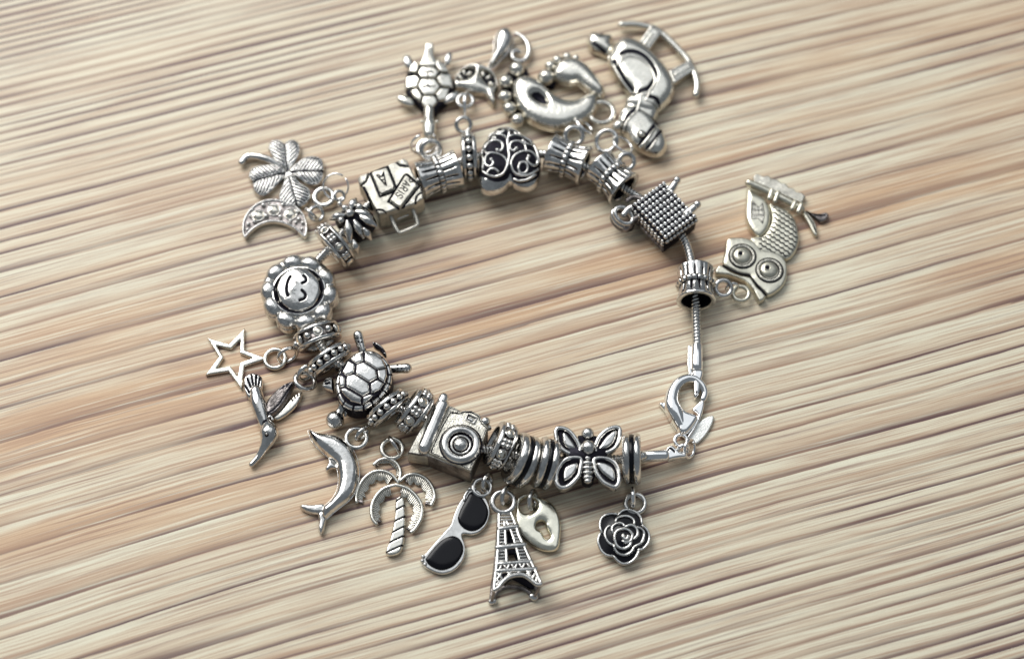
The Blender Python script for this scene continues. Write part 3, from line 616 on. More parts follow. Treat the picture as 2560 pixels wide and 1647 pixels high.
font = {'P': [[(0, 0), (0, 1), (.45, 1), (.6, .85), (.6, .65), (.45, .5), (0, .5)]], 'A': [[(0, 0), (.35, 1), (.7, 0)], [(.14, .38), (.56, .38)]], 'R': [[(0, 0), (0, 1), (.45, 1), (.6, .85), (.6, .65), (.45, .5), (0, .5)], [(.3, .5), (.62, 0)]],
        'I': [[(.1, 0), (.1, 1)]], 'S': [[(.6, .85), (.45, 1), (.15, 1), (0, .82), (.1, .58), (.5, .42), (.6, .2), (.45, 0), (.12, 0), (0, .15)]]}
x = 0
for ch, adv in (('P', .82), ('A', .88), ('R', .86), ('I', .42), ('S', .8)):
    for st in font[ch]:
        p = np.array([org+dirt*(x+a*.82)*Hh*.92+upt*(b-.55)*Hh for a, b in st]); ink(l2, p, 'letter_'+ch.lower(), 1.55)
    x += adv
tube('handle', t, A((1752, 940), (1790, 1030), (1830, 1095), (1860, 1105), (1950, 1068), (2030, 1030), (2045, 1005), (2020, 930), (1985, 850)), 5.6, [58, 54, 50, 49, 49, 49, 50, 54, 58], GRAINY, sub=3, flat=.8)
tube('handle_crossbar', t, A((1828, 960), (1935, 915)), 3.2, 56, GRAINY, sub=3)
prism('suitcase_shell', t, A((1470, 620), (1960, 420), (2085, 720), (1700, 880), (1600, 890)), 6, 34, GRAINY, zref=zr, bevel=3)
lathe('strand_collar', t, fr(A(1480, 720), 50, (.93, -.37)), [(-3, 30), (-3, 38), (3, 38), (3, 30)], PATINA, n=40)
# filigree heart
t = thing('filigree_heart_bead', 'puffed heart bead with openwork scrolls over black, point up, between pellet ring and barrel', 'bead', 1275, 400)
zr = 66
ho = smooth(C((1440, 220), (1540, 250), (1680, 330), (1800, 400), (1880, 480), (1930, 580), (1945, 700), (1932, 830), (1905, 950), (1850, 1020), (1760, 1058), (1650, 1050), (1570, 1025), (1520, 985), (1470, 1035), (1390, 1080), (1280, 1105), (1180, 1098), (1100, 1050), (1072, 950), (1075, 800), (1085, 650), (1120, 540), (1200, 400), (1290, 300), (1370, 230)), True, 3)
def hh(X, Y):
    s = sd_poly(X, Y, ho); a = C(1300, 720); b = C(1700, 700); c0 = C(1440, 420)
    g = sum(np.exp(-((X-q[0])**2+(Y-q[1])**2)/(2*w*w)) for q, w in ((a, 34), (b, 34), (c0, 34)))
    return 52+26*rnd(s, 26)+15*np.clip(g/1.1, 0, 1)
lowb = smooth(C((1040, 870), (1140, 930), (1240, 985), (1330, 1000), (1420, 985), (1490, 945), (1518, 900), (1560, 975), (1650, 1010), (1760, 1000), (1870, 945), (1960, 850), (1990, 1200), (1000, 1200)), False, 3)
plate('heart_body', t, ho, 46, 52, SILVER, edge=.5, zref=zr, cv=1, hfun=lambda X, Y, s: hh(X, Y)-52, mfun=lambda X, Y, s: ((sd_poly(X, Y, lowb) > 0) & (s < -2.5)).astype(float), hb=(52, .5), blur=2)
def hz(p): return hh(p[:, 0], p[:, 1])
sw = [[(1440, 228), (1495, 330), (1500, 400), (1478, 470), (1490, 590), (1502, 690), (1478, 780)], [(1230, 375), (1350, 380), (1440, 415), (1490, 470)], [(1508, 415), (1590, 388), (1700, 392), (1810, 440)],
      [(1215, 385), (1240, 310), (1320, 272), (1400, 285), (1430, 330), (1395, 362), (1340, 350)], [(1475, 262), (1560, 282), (1640, 322), (1665, 368), (1615, 385), (1580, 355)],
      [(1190, 640), (1165, 560), (1205, 495), (1300, 468), (1385, 490), (1415, 550), (1390, 612), (1335, 605)], [(1480, 765), (1420, 690), (1330, 650), (1240, 642), (1180, 695), (1175, 780), (1235, 822), (1285, 785), (1255, 735)],
      [(1130, 850), (1190, 910), (1290, 945), (1390, 925), (1450, 870), (1485, 790)], [(1200, 905), (1230, 860), (1300, 850), (1350, 885)], [(1570, 960), (1640, 985), (1760, 970), (1860, 900)], [(1735, 620), (1715, 530), (1640, 482), (1545, 490), (1508, 560), (1550, 612), (1605, 585)],
      [(1528, 765), (1570, 685), (1650, 632), (1750, 610), (1840, 640), (1888, 710), (1870, 782), (1800, 792), (1750, 745), (1765, 690)], [(1650, 780), (1628, 850), (1665, 905), (1738, 885), (1752, 810), (1705, 765), (1650, 780)],
      [(1690, 455), (1750, 512), (1840, 490)], [(1825, 480), (1885, 600), (1905, 720)], [(1528, 770), (1540, 850), (1590, 905), (1690, 930), (1800, 905), (1890, 830)], [(1130, 640), (1150, 720), (1140, 830)], [(1195, 405), (1150, 520), (1125, 620)],
      [(1265, 440), (1300, 420), (1315, 445)], [(1700, 450), (1685, 470), (1710, 480)]]
for s_ in sw:
    q = smooth(C(s_), False, 4); o = tube('scroll', t, q, np.linspace(3.4, 3.9, len(q)), hz(q)+1.2, SILVER, sub=1, zref=zr, n=8)
for c in ((1340, 605), (1258, 738), (1600, 585), (1768, 690), (1345, 352)): p = C(c)[0]; ball('scroll_end', t, p, float(hh(*[np.array([v]) for v in p])[0])+1.5, 5.6, SILVER, zref=zr)
# woven basket bead
t = thing('woven_basket_bead', 'square woven basket bead of little pellets with two prongs and a curled handle', 'bead', 1665, 535)
zr = 84; c0, c1, c3 = E(1375, 700), E(1690, 1040), E(1075, 915); e1, e2 = (c1-c0), (c3-c0)
plate('basket_body', t, np.array([c0-e1*.05-e2*.05, c0+e1*1.05-e2*.05, c0+e1*1.05+e2*1.08, c0-e1*.05+e2*1.08]), 14, zr-4, PATINA, edge=3, zref=zr, cv=1)
for i in range(9):
    for j in range(9):
        p = c0+e1*(i/8)+e2*(j/8); ball('pellet', t, p, zr-2, (6.0, 5.2, 5.6), CHROME, zref=zr, ang=e1)
for i in range(10):
    for k in range(3):
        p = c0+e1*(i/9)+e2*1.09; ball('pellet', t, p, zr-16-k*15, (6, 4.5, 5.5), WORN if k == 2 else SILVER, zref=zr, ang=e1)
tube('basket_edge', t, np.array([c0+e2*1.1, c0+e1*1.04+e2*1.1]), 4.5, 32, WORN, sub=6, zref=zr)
for i in range(9):
    p = c0+e1*1.07+e2*(i/8); ball('pellet', t, p, zr-14, (6, 5, 5.5), SILVER, zref=zr, ang=e2)
for a, b in (((1440, 760), (1508, 672)), ((1610, 1000), (1718, 925))):
    q = E(a, b); o = tube('prong', t, q, [12, 8], [74, 84], SILVER, sub=4, zref=zr); ball('prong_tip', o, q[1], 86, 10, SILVER, zref=zr)
for k, (c, rx, z) in enumerate((((955, 1035), 19, 62), ((945, 1060), 22, 44), ((940, 1090), 22, 28))):
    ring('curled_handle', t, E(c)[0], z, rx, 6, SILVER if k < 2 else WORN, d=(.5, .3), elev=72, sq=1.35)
tube('handle_arm', t, E((960, 985), (1010, 930), (1090, 905)), [8, 8, 7], [64, 66, 70], SILVER, zref=zr)
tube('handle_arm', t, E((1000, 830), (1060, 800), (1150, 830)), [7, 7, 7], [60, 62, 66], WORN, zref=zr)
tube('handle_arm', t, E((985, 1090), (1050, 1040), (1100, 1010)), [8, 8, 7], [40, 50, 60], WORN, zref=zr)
# ------------------------------------------------------------------ hanging charms
def hang(t, c, z, R, r, m=None, **k): return ring('hanging_loop', t, c, z, R, r, m or SILVER, **k)
# rose
t = thing('rose_charm', 'black enamel rose charm with silver petal edges, lowest at the right', 'charm', 1560, 1335)
base = O_((510, 620), (560, 570), (640, 545), (740, 570), (810, 620), (850, 690), (860, 780), (920, 830), (965, 910), (970, 1000), (930, 1080), (870, 1135), (810, 1165), (780, 1240), (720, 1310), (640, 1350), (560, 1350), (490, 1300), (440, 1240), (340, 1225), (270, 1170), (225, 1090), (208, 1000), (240, 895), (235, 800), (245, 700), (300, 635), (400, 605), (500, 620))
RC = O_(590, 960)
def rz(x, y): return 16+12*np.exp(-((x-RC[0])**2+(y-RC[1])**2)/(2*34.0**2))
o = plate('enamel_base', t, base, 2, 16, SILVER, edge=4, zref=20, hfun=lambda X, Y, s: 12*np.exp(-((X-RC[0])**2+(Y-RC[1])**2)/(2*34.0**2))-1.5, mfun=lambda X, Y, s: (s < -2.5).astype(float), gmat=ENAMEL)
for k, (s_, r) in enumerate((([(510, 625), (560, 572), (640, 548), (740, 572), (808, 620), (850, 690), (858, 775)], 4.2), ([(858, 785), (920, 832), (963, 910), (966, 1000), (928, 1078), (865, 1135), (800, 1150)], 4.2), ([(812, 1160), (780, 1240), (720, 1308), (640, 1346), (560, 1346), (490, 1300), (440, 1240)], 4.4),
        ([(440, 1242), (340, 1225), (270, 1170), (228, 1090), (210, 1000), (240, 900)], 4.4), ([(262, 895), (238, 800), (248, 700), (302, 638), (400, 608), (500, 622)], 4.4), ([(465, 745), (490, 682), (560, 650), (640, 650), (710, 680), (745, 730), (740, 780)], 4.2),
        ([(780, 815), (850, 840), (890, 900), (880, 980), (840, 1050), (740, 1108)], 4.2), ([(738, 1108), (710, 1170), (640, 1218), (560, 1225), (490, 1190), (452, 1130), (440, 1085)], 4.2), ([(440, 1088), (370, 1050), (325, 980), (310, 900), (340, 822), (400, 790)], 4.2),
        ([(425, 910), (412, 840), (450, 782), (520, 757), (580, 780), (602, 825)], 4.8), ([(608, 822), (680, 788), (750, 812), (793, 880), (788, 940), (735, 1000)], 4.8), ([(700, 1045), (660, 1108), (580, 1138), (500, 1110), (462, 1040), (450, 960), (482, 882), (560, 852), (640, 862), (702, 912), (710, 975), (685, 1030), (620, 1052), (565, 1030)], 4.6), ([(585, 930), (575, 975), (610, 1010), (650, 985), (640, 945)], 6.5))):
    q = smooth(O_(s_), False, 3); tube('petal_edge', t, q, r*.78*np.concatenate([[.6], np.ones(len(q)-2), [.6]]), rz(q[:, 0], q[:, 1])+1, SILVER, sub=1, zref=20, n=10)
hang(t, O_(758, 462), 12, 23.5, 6)
# padlock heart
t = thing('padlock_charm', 'smooth pale heart padlock charm with a slanted keyhole, beside the tower', 'charm', 1345, 1300)
plate('heart_plate', t, M_((1088, 330), (1112, 290), (1160, 266), (1215, 264), (1290, 285), (1390, 320), (1475, 380), (1528, 480), (1550, 600), (1538, 770), (1500, 848), (1400, 860), (1290, 822), (1180, 742), (1110, 655), (1075, 550), (1078, 430)), 6, 18, PALE, edge=3.5, dome=6, dw=34, blur=4, cv=3, hb=(12, .3),
      holes=[M_((1118, 400), (1132, 335), (1190, 298), (1250, 302), (1296, 350), (1295, 410), (1240, 462), (1160, 462)), M_((1292, 592), (1310, 556), (1345, 543), (1380, 562), (1392, 610), (1424, 672), (1434, 712), (1408, 730), (1378, 712), (1350, 656), (1304, 632))])
# tower
t = thing('tower_charm', 'silver lattice tower charm with four arched legs, hanging point up', 'charm', 1320, 1400)
hang(t, M_(950, 350), 26, 26, 6.5)
Y0, Y1 = 450.0, 1270.0
def tz(y, back=False): k = np.clip((np.asarray(y, float)-Y0)/(Y1-Y0), 0, 1); return (24+36*k) if not back else (20-14*k)
def beam(par, pts, r=3.2, back=False, name='beam', mat=None, sub=4):
    p = np.array(pts, float); return tube(name, par, M_(pts), r*1.22, tz(p[:, 1], back), mat or SILVER, sub=sub, n=8)
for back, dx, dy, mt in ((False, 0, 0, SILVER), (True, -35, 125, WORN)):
    face = thing if False else None
    Lo = [(905, 455), (905, 600), (897, 800), (883, 1000), (868, 1120), (855, 1262)]; Ro = [(1025, 455), (1082, 600), (1112, 700), (1165, 810), (1232, 960), (1290, 1080), (1342, 1195)]
    Li = [(962, 560), (970, 660), (978, 830), (985, 970)]; Ri = [(988, 560), (1030, 650), (1078, 800), (1120, 960)]
    sh = lambda P: [(x+dx*max(0, (y-Y0)/(Y1-Y0)), y+dy*max(0, (y-Y0)/(Y1-Y0))) for x, y in P]
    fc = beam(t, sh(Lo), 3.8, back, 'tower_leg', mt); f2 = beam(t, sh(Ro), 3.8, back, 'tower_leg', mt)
    if back:
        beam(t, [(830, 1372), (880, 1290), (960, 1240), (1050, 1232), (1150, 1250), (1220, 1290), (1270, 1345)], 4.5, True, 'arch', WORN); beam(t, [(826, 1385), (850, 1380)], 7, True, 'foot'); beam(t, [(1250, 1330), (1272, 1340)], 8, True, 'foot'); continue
    beam(t, Li, 3, name='inner_leg'); beam(t, Ri, 3, name='inner_leg')
    for a, b, r in (((915, 632), (1085, 606), 6), ((892, 826), (1162, 797), 6.5), ((893, 995), (1240, 968), 4.5), ((875, 1068), (1285, 1045), 4.8)): beam(t, [a, b], r, name='platform')
    def lerp(P, y):
        P = np.array(P, float); return (float(np.interp(y, P[:, 1], P[:, 0])), y)
    for y in (480, 510, 540, 575): beam(t, [lerp(Lo, y), lerp(Ro, y-4)], 2.1, name='rung')
    for y in (672, 705, 738, 770, 862, 895, 928, 960):
        beam(t, [lerp(Lo, y), lerp(Li, y-3)], 2.1, name='rung'); beam(t, [lerp(Ri, y-8), lerp(Ro, y-14)], 2.1, name='rung')
    x = 905; up = False; pts = []
    for k in range(9): pts.append((x+k*40, (985-k*3.0) if k % 2 else (1058-k*3.0)))
    for a, b in zip(pts[:-1], pts[1:]): beam(t, [a, b], 2.2, name='lattice_bar', sub=2)
    arch = [(858, 1262), (900, 1238), (945, 1180), (1010, 1128), (1090, 1106), (1170, 1112), (1245, 1160), (1300, 1205), (1340, 1200)]
    beam(t, arch, 4.6, name='arch'); 
    for a, b in (((880, 1080), (940, 1150)), ((940, 1075), (880, 1160)), ((985, 1070), (1040, 1115)), ((1040, 1068), (975, 1140)), ((1080, 1062), (1140, 1108)), ((1145, 1058), (1080, 1105)), ((1190, 1058), (1250, 1150)), ((1250, 1055), (1180, 1115)), ((1290, 1085), (1245, 1150)), ((865, 1140), (925, 1205)), ((925, 1165), (865, 1225)), ((1300, 1120), (1290, 1190))):
        beam(t, [a, b], 2.2, name='lattice_bar', sub=2)
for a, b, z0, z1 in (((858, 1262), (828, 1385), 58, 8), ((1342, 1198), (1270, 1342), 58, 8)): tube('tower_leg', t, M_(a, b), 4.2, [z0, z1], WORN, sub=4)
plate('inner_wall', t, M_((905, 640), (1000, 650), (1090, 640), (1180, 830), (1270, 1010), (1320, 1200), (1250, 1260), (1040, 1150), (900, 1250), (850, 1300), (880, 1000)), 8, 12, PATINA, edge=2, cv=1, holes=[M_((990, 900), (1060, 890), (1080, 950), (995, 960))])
# sunglasses
t = thing('sunglasses_charm', 'silver sunglasses charm with two glossy black lenses', 'charm', 1140, 1320)
l1 = M_((600, 243), (665, 248), (730, 300), (785, 395), (798, 480), (762, 578), (690, 642), (615, 658), (540, 632), (490, 580), (472, 510), (500, 420), (555, 320)); l2 = M_((150, 915), (240, 800), (330, 722), (420, 697), (490, 722), (530, 785), (538, 865), (500, 950), (440, 1018), (360, 1056), (280, 1062), (190, 1022), (140, 965))
plate('frame', t, M_((562, 250), (610, 205), (690, 225), (760, 290), (812, 400), (812, 490), (775, 590), (700, 665), (615, 688), (545, 680), (520, 705), (552, 790), (555, 880), (525, 965), (455, 1045), (370, 1088), (280, 1094), (175, 1052), (98, 990), (98, 925), (150, 868), (230, 775), (330, 662), (400, 580), (430, 490), (480, 370)), 3, 14, SILVER, edge=4, hb=None)
for l in (l1, l2): plate('lens', t, l, 10, 15.5, ENAMEL, edge=3, dome=5, dw=26, blur=4)
for c in ((602, 215), (655, 215), (116, 918), (108, 962), (135, 1000)): ball('hinge_pin', t, M_(c)[0], 15, 5, SILVER)
tube('hinge_bar', t, M_((545, 330), (548, 290), (580, 235)), 3.5, 16, SILVER)
hang(t, M_(728, 200), 16, 21, 5.5)
# palm tree
t = thing('palm_tree_charm', 'silver palm tree charm with striped trunk and five drooping fronds', 'charm', 970, 1260)
tr = K((1000, 860), (1075, 850), (1090, 1000), (1086, 1200), (1062, 1340), (1020, 1398), (930, 1412), (898, 1372), (930, 1290), (968, 1150), (990, 1000))
plate('trunk', t, tr, 3, 17, WARM, edge=6, cv=2, grooves=[(K(a, b), 2.0) for a, b in (((1000, 895), (1080, 840)), ((985, 985), (1092, 930)), ((980, 1090), (1095, 1035)), ((962, 1195), (1092, 1130)), ((940, 1290), (1088, 1220)), ((900, 1390), (1075, 1310)))])
fronds = [([(1035, 695), (1045, 610), (1005, 530), (930, 488), (850, 495), (790, 540)], -1, 11), ([(1020, 712), (960, 640), (880, 605), (790, 610), (710, 660), (650, 740), (620, 830), (622, 900)], -1, 25), ([(1045, 695), (1110, 645), (1200, 635), (1290, 680), (1350, 760), (1372, 850), (1340, 930)], 1, 25),
          ([(995, 738), (880, 775), (800, 860), (765, 960), (775, 1060), (812, 1110)], -1, 22), ([(1000, 738), (1110, 770), (1200, 850), (1250, 950), (1240, 1060), (1190, 1150), (1150, 1190)], 1, 25)]
for pts, side, ln in fronds:
    q = smooth(K(pts), False, 6); z = 14 if pts[0][1] > 730 else 11
    o = tube('frond', t, q, 4.6, z, WARM, sub=1, n=10, flat=.9)
    d = np.gradient(q, axis=0); d /= np.hypot(d[:, 0], d[:, 1])[:, None]; nrm = np.column_stack([-d[:, 1], d[:, 0]])*side
    seg = np.concatenate([[0], np.cumsum(np.hypot(*np.diff(q, axis=0).T))]); L = seg[-1]; k = 0
    bq = q[int(len(q)*.10):]; nb_ = nrm[int(len(q)*.10):]; bd_ = nb_+np.array([0, .35]); bd_ /= np.hypot(bd_[:, 0], bd_[:, 1])[:, None]
    plate('frond_blade', o, np.concatenate([bq, (bq+bd_*ln*.68)[::-1]]), z-9, z-4, WORN, edge=1.5, cv=1)
    for s in np.arange(L*.12, L*.97, 5.2):
        p = np.array([np.interp(s, seg, q[:, i]) for i in (0, 1)]); nn = np.array([np.interp(s, seg, nrm[:, i]) for i in (0, 1)]); dn = np.array([0, 1.0])*.35+nn
        l = ln*(.74+.26*abs(math.sin(k*.55+1)))*(1 if s < L*.85 else .7); k += 1
        tube('leaflet', o, np.array([p+nn*2, p+dn/np.hypot(*dn)*l]), [2.0, 2.1], [z-2, z-5], WARM, sub=2, n=6)
hang(t, K(965, 390), 10, 25, 6.5, WARM)
# dolphin
t = thing('dolphin_charm', 'smooth leaping silver dolphin charm with forked tail', 'charm', 830, 1200)
plate('body', t, K((162, 210), (250, 240), (370, 255), (470, 292), (560, 370), (620, 480), (645, 620), (622, 760), (560, 870), (460, 950), (385, 1010), (330, 1060), (300, 1050), (290, 1010), (300, 950), (370, 890), (430, 800), (450, 700), (442, 600), (420, 530), (340, 460), (270, 400), (210, 330), (172, 260)), 16, 18, SILVER, edge=3, dome=20, dw=26, blur=10, grow=2, hb=(16, .6),
      grooves=[(K((185, 240), (240, 330)), 1.6)], depth=3)
plate('fluke', t, K((75, 935), (110, 920), (200, 925), (300, 915), (340, 960), (320, 1010), (230, 1020), (150, 1005), (85, 968)), 6, 12, SILVER, edge=3, dome=7, dw=10, blur=4)
plate('fluke', t, K((250, 1000), (340, 980), (345, 1040), (322, 1120), (305, 1180), (275, 1215), (250, 1165), (255, 1090)), 6, 12, SILVER, edge=3, dome=7, dw=10, blur=4)
plate('flipper', t, K((345, 455), (400, 520), (440, 570), (385, 572), (330, 597), (318, 565), (345, 515)), 8, 24, SILVER, edge=8, blur=3)
ball('eye', t, K(372, 280), 31, 3.5, PATINA)
hang(t, K(622, 288), 16, 25, 6)
# star
t = thing('star_charm', 'flat open five-pointed silver star charm at the far left', 'charm', 575, 885)
so = I_((480, 112), (482, 335), (700, 412), (640, 440), (480, 492), (450, 728), (318, 545), (88, 582), (222, 400), (105, 208), (325, 272)); si = I_((437, 232), (432, 365), (552, 412), (432, 455), (410, 588), (340, 490), (205, 515), (275, 405), (205, 292), (345, 322))
plate('star_frame', t, so, 2, 11, WARM, edge=3.5, cv=1, holes=[si], step=1.2)
hang(t, I_(782, 422), 9, 25, 6, WARM)
# hummingbird
t = thing('hummingbird_charm', 'silver hummingbird charm diving with fanned tail and long beak', 'charm', 645, 1030)
plate('tail_fan', t, I_((470, 650), (482, 590), (540, 558), (605, 565), (648, 600), (655, 680), (630, 760), (560, 790), (512, 802), (478, 740)), 8, 26, SILVER, edge=7, cv=2, grooves=[(I_((548, 720), (505, 610)), 2.2), (I_((570, 710), (548, 580)), 2.2), (I_((592, 715), (595, 575)), 2.2), (I_((612, 715), (635, 600)), 2.2), (I_((530, 760), (480, 680)), 2.2)], depth=4)
tube('body', t, I_((590, 740), (612, 850), (645, 960), (672, 1050)), [15, 19, 17, 15], [22, 24, 24, 22], SILVER, sub=6, n=20)
ball('collar', t, I_(688, 1065), 22, (17, 12, 16), PATINA, ang=(.4, 1))
hd = tube('head', t, I_((698, 1055), (722, 1140), (712, 1215), (672, 1300), (620, 1385), (548, 1465)), [13, 23, 20, 12, 8.5, 6.5], [22, 24, 22, 17, 12, 10], SILVER, sub=6, n=20)
ball('eye', hd, I_(706, 1190), 42, 5.5, PATINA, zref=30); ball('pupil', hd, I_(706, 1190), 46.5, 2.6, SILVER, zref=30)
w1 = plate('wing', t, I_((695, 970), (692, 850), (755, 760), (845, 680), (940, 638), (975, 655), (940, 740), (880, 850), (810, 940), (750, 982)), 12, 26, WORN, edge=6, dome=5, dw=14, blur=3, grooves=[(I_((710, 965), (800, 900), (890, 770), (945, 680)), 1.8), (I_((870, 690), (830, 730)), 1.6), (I_((905, 668), (860, 720)), 1.6), (I_((935, 655), (890, 715)), 1.6)])
w2 = plate('wing', t, I_((755, 1000), (850, 905), (950, 790), (1030, 738), (1048, 765), (1000, 870), (900, 965), (805, 1020)), 6, 16, WARM, edge=5, blur=2, grooves=[(I_((940, 810), (960, 840)), 1.4), (I_((970, 780), (985, 815)), 1.4), (I_((1000, 760), (1010, 790)), 1.4)])
tube('wing_feathers', w2, I_((708, 1010), (735, 985), (760, 1020)), 3, 26, SILVER)
hang(t, I_(1078, 640), 24, 25, 6, d=(.3, -.2), elev=62)
# crescent moon
t = thing('crescent_moon_charm', 'silver crescent moon charm set with three clear stones, horns down', 'charm', 690, 545)
mo = A((108, 1060), (120, 960), (180, 850), (280, 770), (400, 732), (520, 735), (650, 775), (755, 850), (818, 960), (832, 1075), (808, 1152), (760, 1130), (680, 1060), (580, 1010), (470, 987), (360, 1000), (260, 1050), (190, 1112), (148, 1162), (118, 1130))
plate('crescent_setting', t, mo, 3, 20, SILVER, edge=4, gmat=WORN, mfun=lambda X, Y, s: (s < -6).astype(float), hfun=lambda X, Y, s: -4.5*np.clip((-s-4.5)/1.5, 0, 1))
for c in ((288, 918), (462, 858), (642, 902)):
    p = A(c)[0]; o = ring('setting', t, p, 18, 16, 1.5, SILVER); put('crystal', o, W3(*p, 18), (15.5, 15.5, 8), GEM, 'gem')
for c, r in (((345, 805), 6), ((375, 925), 6.5), ((530, 935), 6), ((560, 800), 5.5), ((720, 880), 6), ((735, 960), 6.5), ((245, 985), 5.5), ((180, 1015), 5.5), ((172, 1075), 4.5), ((700, 995), 5), ((775, 1000), 5), ((768, 1065), 4.5), ((205, 925), 5), ((225, 860), 5), ((410, 790), 4), ((640, 985), 5)): ball('pellet', t, A(c)[0], 18, r, SILVER)
hang(t, A(930, 900), 22, 18, 5.5, d=(.6, .3), elev=60)
# clover
t = thing('clover_charm', 'four-leaf clover charm with veined silver leaves and curved stem', 'charm', 725, 435)
LC = A(615, 452)
leaves = [([(600, 448), (575, 400), (520, 372), (450, 290), (398, 190), (425, 108), (500, 82), (575, 118), (640, 86), (710, 98), (752, 160), (748, 250), (700, 335), (650, 400), (625, 445)], (580, 120)), ([(625, 448), (660, 385), (700, 350), (780, 288), (870, 264), (960, 278), (1008, 325), (1015, 430), (1005, 520), (965, 575), (880, 592), (800, 562), (740, 520), (680, 480)], (1000, 440)),
          ([(612, 462), (680, 478), (750, 560), (850, 622), (872, 700), (840, 782), (765, 830), (700, 812), (600, 832), (532, 790), (512, 700), (552, 600), (575, 520)], (712, 800)), ([(605, 458), (560, 380), (500, 362), (400, 358), (270, 378), (200, 425), (178, 500), (225, 560), (232, 640), (300, 708), (400, 690), (470, 620), (545, 540)], (232, 556))]
for pts, tip in leaves:
    tp = A(tip)[0]; dv = tp-LC; L = np.hypot(*dv); dv = dv/L; nv = np.array([-dv[1], dv[0]])
    def mf(X, Y, s, dv=dv, nv=nv):
        a = (X-LC[0])*dv[0]+(Y-LC[1])*dv[1]; b = np.abs((X-LC[0])*nv[0]+(Y-LC[1])*nv[1])
        return ((b < 1.9) | ((((a-.75*b)/9.0) % 1 < .40) & (b > 4) & (s < -5))).astype(float)
    def hf2(X, Y, s, mf=mf, nv=nv):
        b = np.abs((X-LC[0])*nv[0]+(Y-LC[1])*nv[1]); return -3.0*mf(X, Y, s)-3.0*np.exp(-b/4)
    plate('leaf', t, A(pts), 6, 13, SILVER, edge=3, dome=9, dw=20, mfun=mf, hfun=hf2, step=1.1, cv=2)
tube('stem', t, A((520, 375), (440, 322), (350, 288), (250, 268), (160, 275), (108, 335)), [6, 9, 10, 9.5, 9, 9.5], 14, SILVER, sub=5, n=14)
plate('leaf_hub', t, A((560, 420), (640, 400), (690, 460), (640, 520), (570, 500)), 4, 12, SILVER, edge=4)
hang(t, A(1012, 718), 14, 24.5, 7.5)
t = thing('jump_ring', 'thin open wire ring linking the clover to the bead beside the suitcase', 'ring', 840, 465)
ring('wire', t, A(1142, 600), 38, 33, 2.6, CHROME, d=(-.2, .5), elev=62, gap=(70, 415))
t = thing('jump_ring', 'small thick ring behind the lily bead, next to the clover ring', 'ring', 850, 485)
ring('wire', t, A(1182, 705), 44, 13, 4.5, SILVER, d=(.3, .2), elev=60)
# long turtle
t = thing('long_turtle_charm', 'slender silver turtle charm with hexagon shell, long tail up and neck down', 'charm', 1070, 200)
zr = 26
plate('shell_base', t, B((330, 560), (430, 480), (540, 480), (620, 520), (740, 660), (790, 780), (790, 900), (700, 1060), (600, 1130), (560, 1200), (430, 1200), (340, 1090), (200, 960), (165, 840), (180, 700), (230, 590)), 5, zr, PATINA, edge=10, zref=zr, blur=1)
SCn = B(468, 800)
def sdome(X, Y, s): return 10*np.clip(1-((X-SCn[0])**2/70.0**2+(Y-SCn[1])**2/85.0**2), 0, 1)
for q in ([(432, 298), (530, 298), (545, 470), (592, 590), (560, 612), (370, 612), (345, 600), (402, 480)], [(378, 625), (545, 625), (605, 692), (556, 768), (378, 770), (330, 700)], [(378, 788), (552, 785), (618, 880), (545, 978), (408, 988), (336, 880)], [(405, 1004), (548, 997), (585, 1070), (518, 1150), (432, 1155), (380, 1080)],
          [(178, 745), (308, 735), (360, 782), (322, 888), (180, 895)], [(624, 715), (758, 705), (780, 875), (632, 868), (574, 777)], [(308, 525), (345, 618), (316, 695), (212, 682), (235, 600)], [(572, 515), (690, 585), (730, 678), (620, 685), (566, 612)], [(238, 925), (328, 905), (390, 998), (358, 1065), (272, 990)], [(632, 895), (738, 895), (700, 1035), (602, 1055), (562, 980)]):
    gr = []
    if q[0][0] == 378 and q[0][1] == 625: gr = [(B((400, 700), (535, 700)), 1.2), (B((465, 705), (465, 772)), 1.2)]
    if q[0][1] == 788: gr = [(B((465, 785), (467, 885)), 1.2), (B((380, 890), (560, 885)), 1.2)]
    plate('scute', t, B(q), zr-6, zr+2, WARM, edge=3, zref=zr, cv=1, hfun=lambda X, Y, s: sdome(X, Y, s)+1.2*rnd(s, 10), grooves=gr, depth=1.5)
ball('rear_foot', t, B(205, 540), 26, (22, 13, 9), SILVER, ang=(-.3, -1)); ball('rear_foot', t, B(722, 500), 26, (22, 11, 9), SILVER, ang=(.25, -1))
ball('front_foot', t, B(175, 1040), 22, (27, 14, 10), WARM, ang=(1, .55)); ball('front_foot', t, B(760, 1000), 22, (26, 13, 10), SILVER, ang=(1, -.7))
tube('neck', t, B((475, 1150), (475, 1260), (480, 1370), (478, 1470)), [14, 15, 19, 17], [24, 26, 28, 28], WARM, sub=5, n=18)
for c in ((385, 1305), (578, 1310)): ball('eye_bump', t, B(c)[0], 28, 4.5, WARM)
hang(t, C(385, 505), 26, 26, 7.5)
t = thing('jump_ring', 'thin wire ring hooked through the loop under the long turtle neck', 'ring', 1045, 365)
ring('wire', t, C(330, 440), 44, 36, 3.4, CHROME, d=(.35, 1), elev=12, gap=(100, 400))
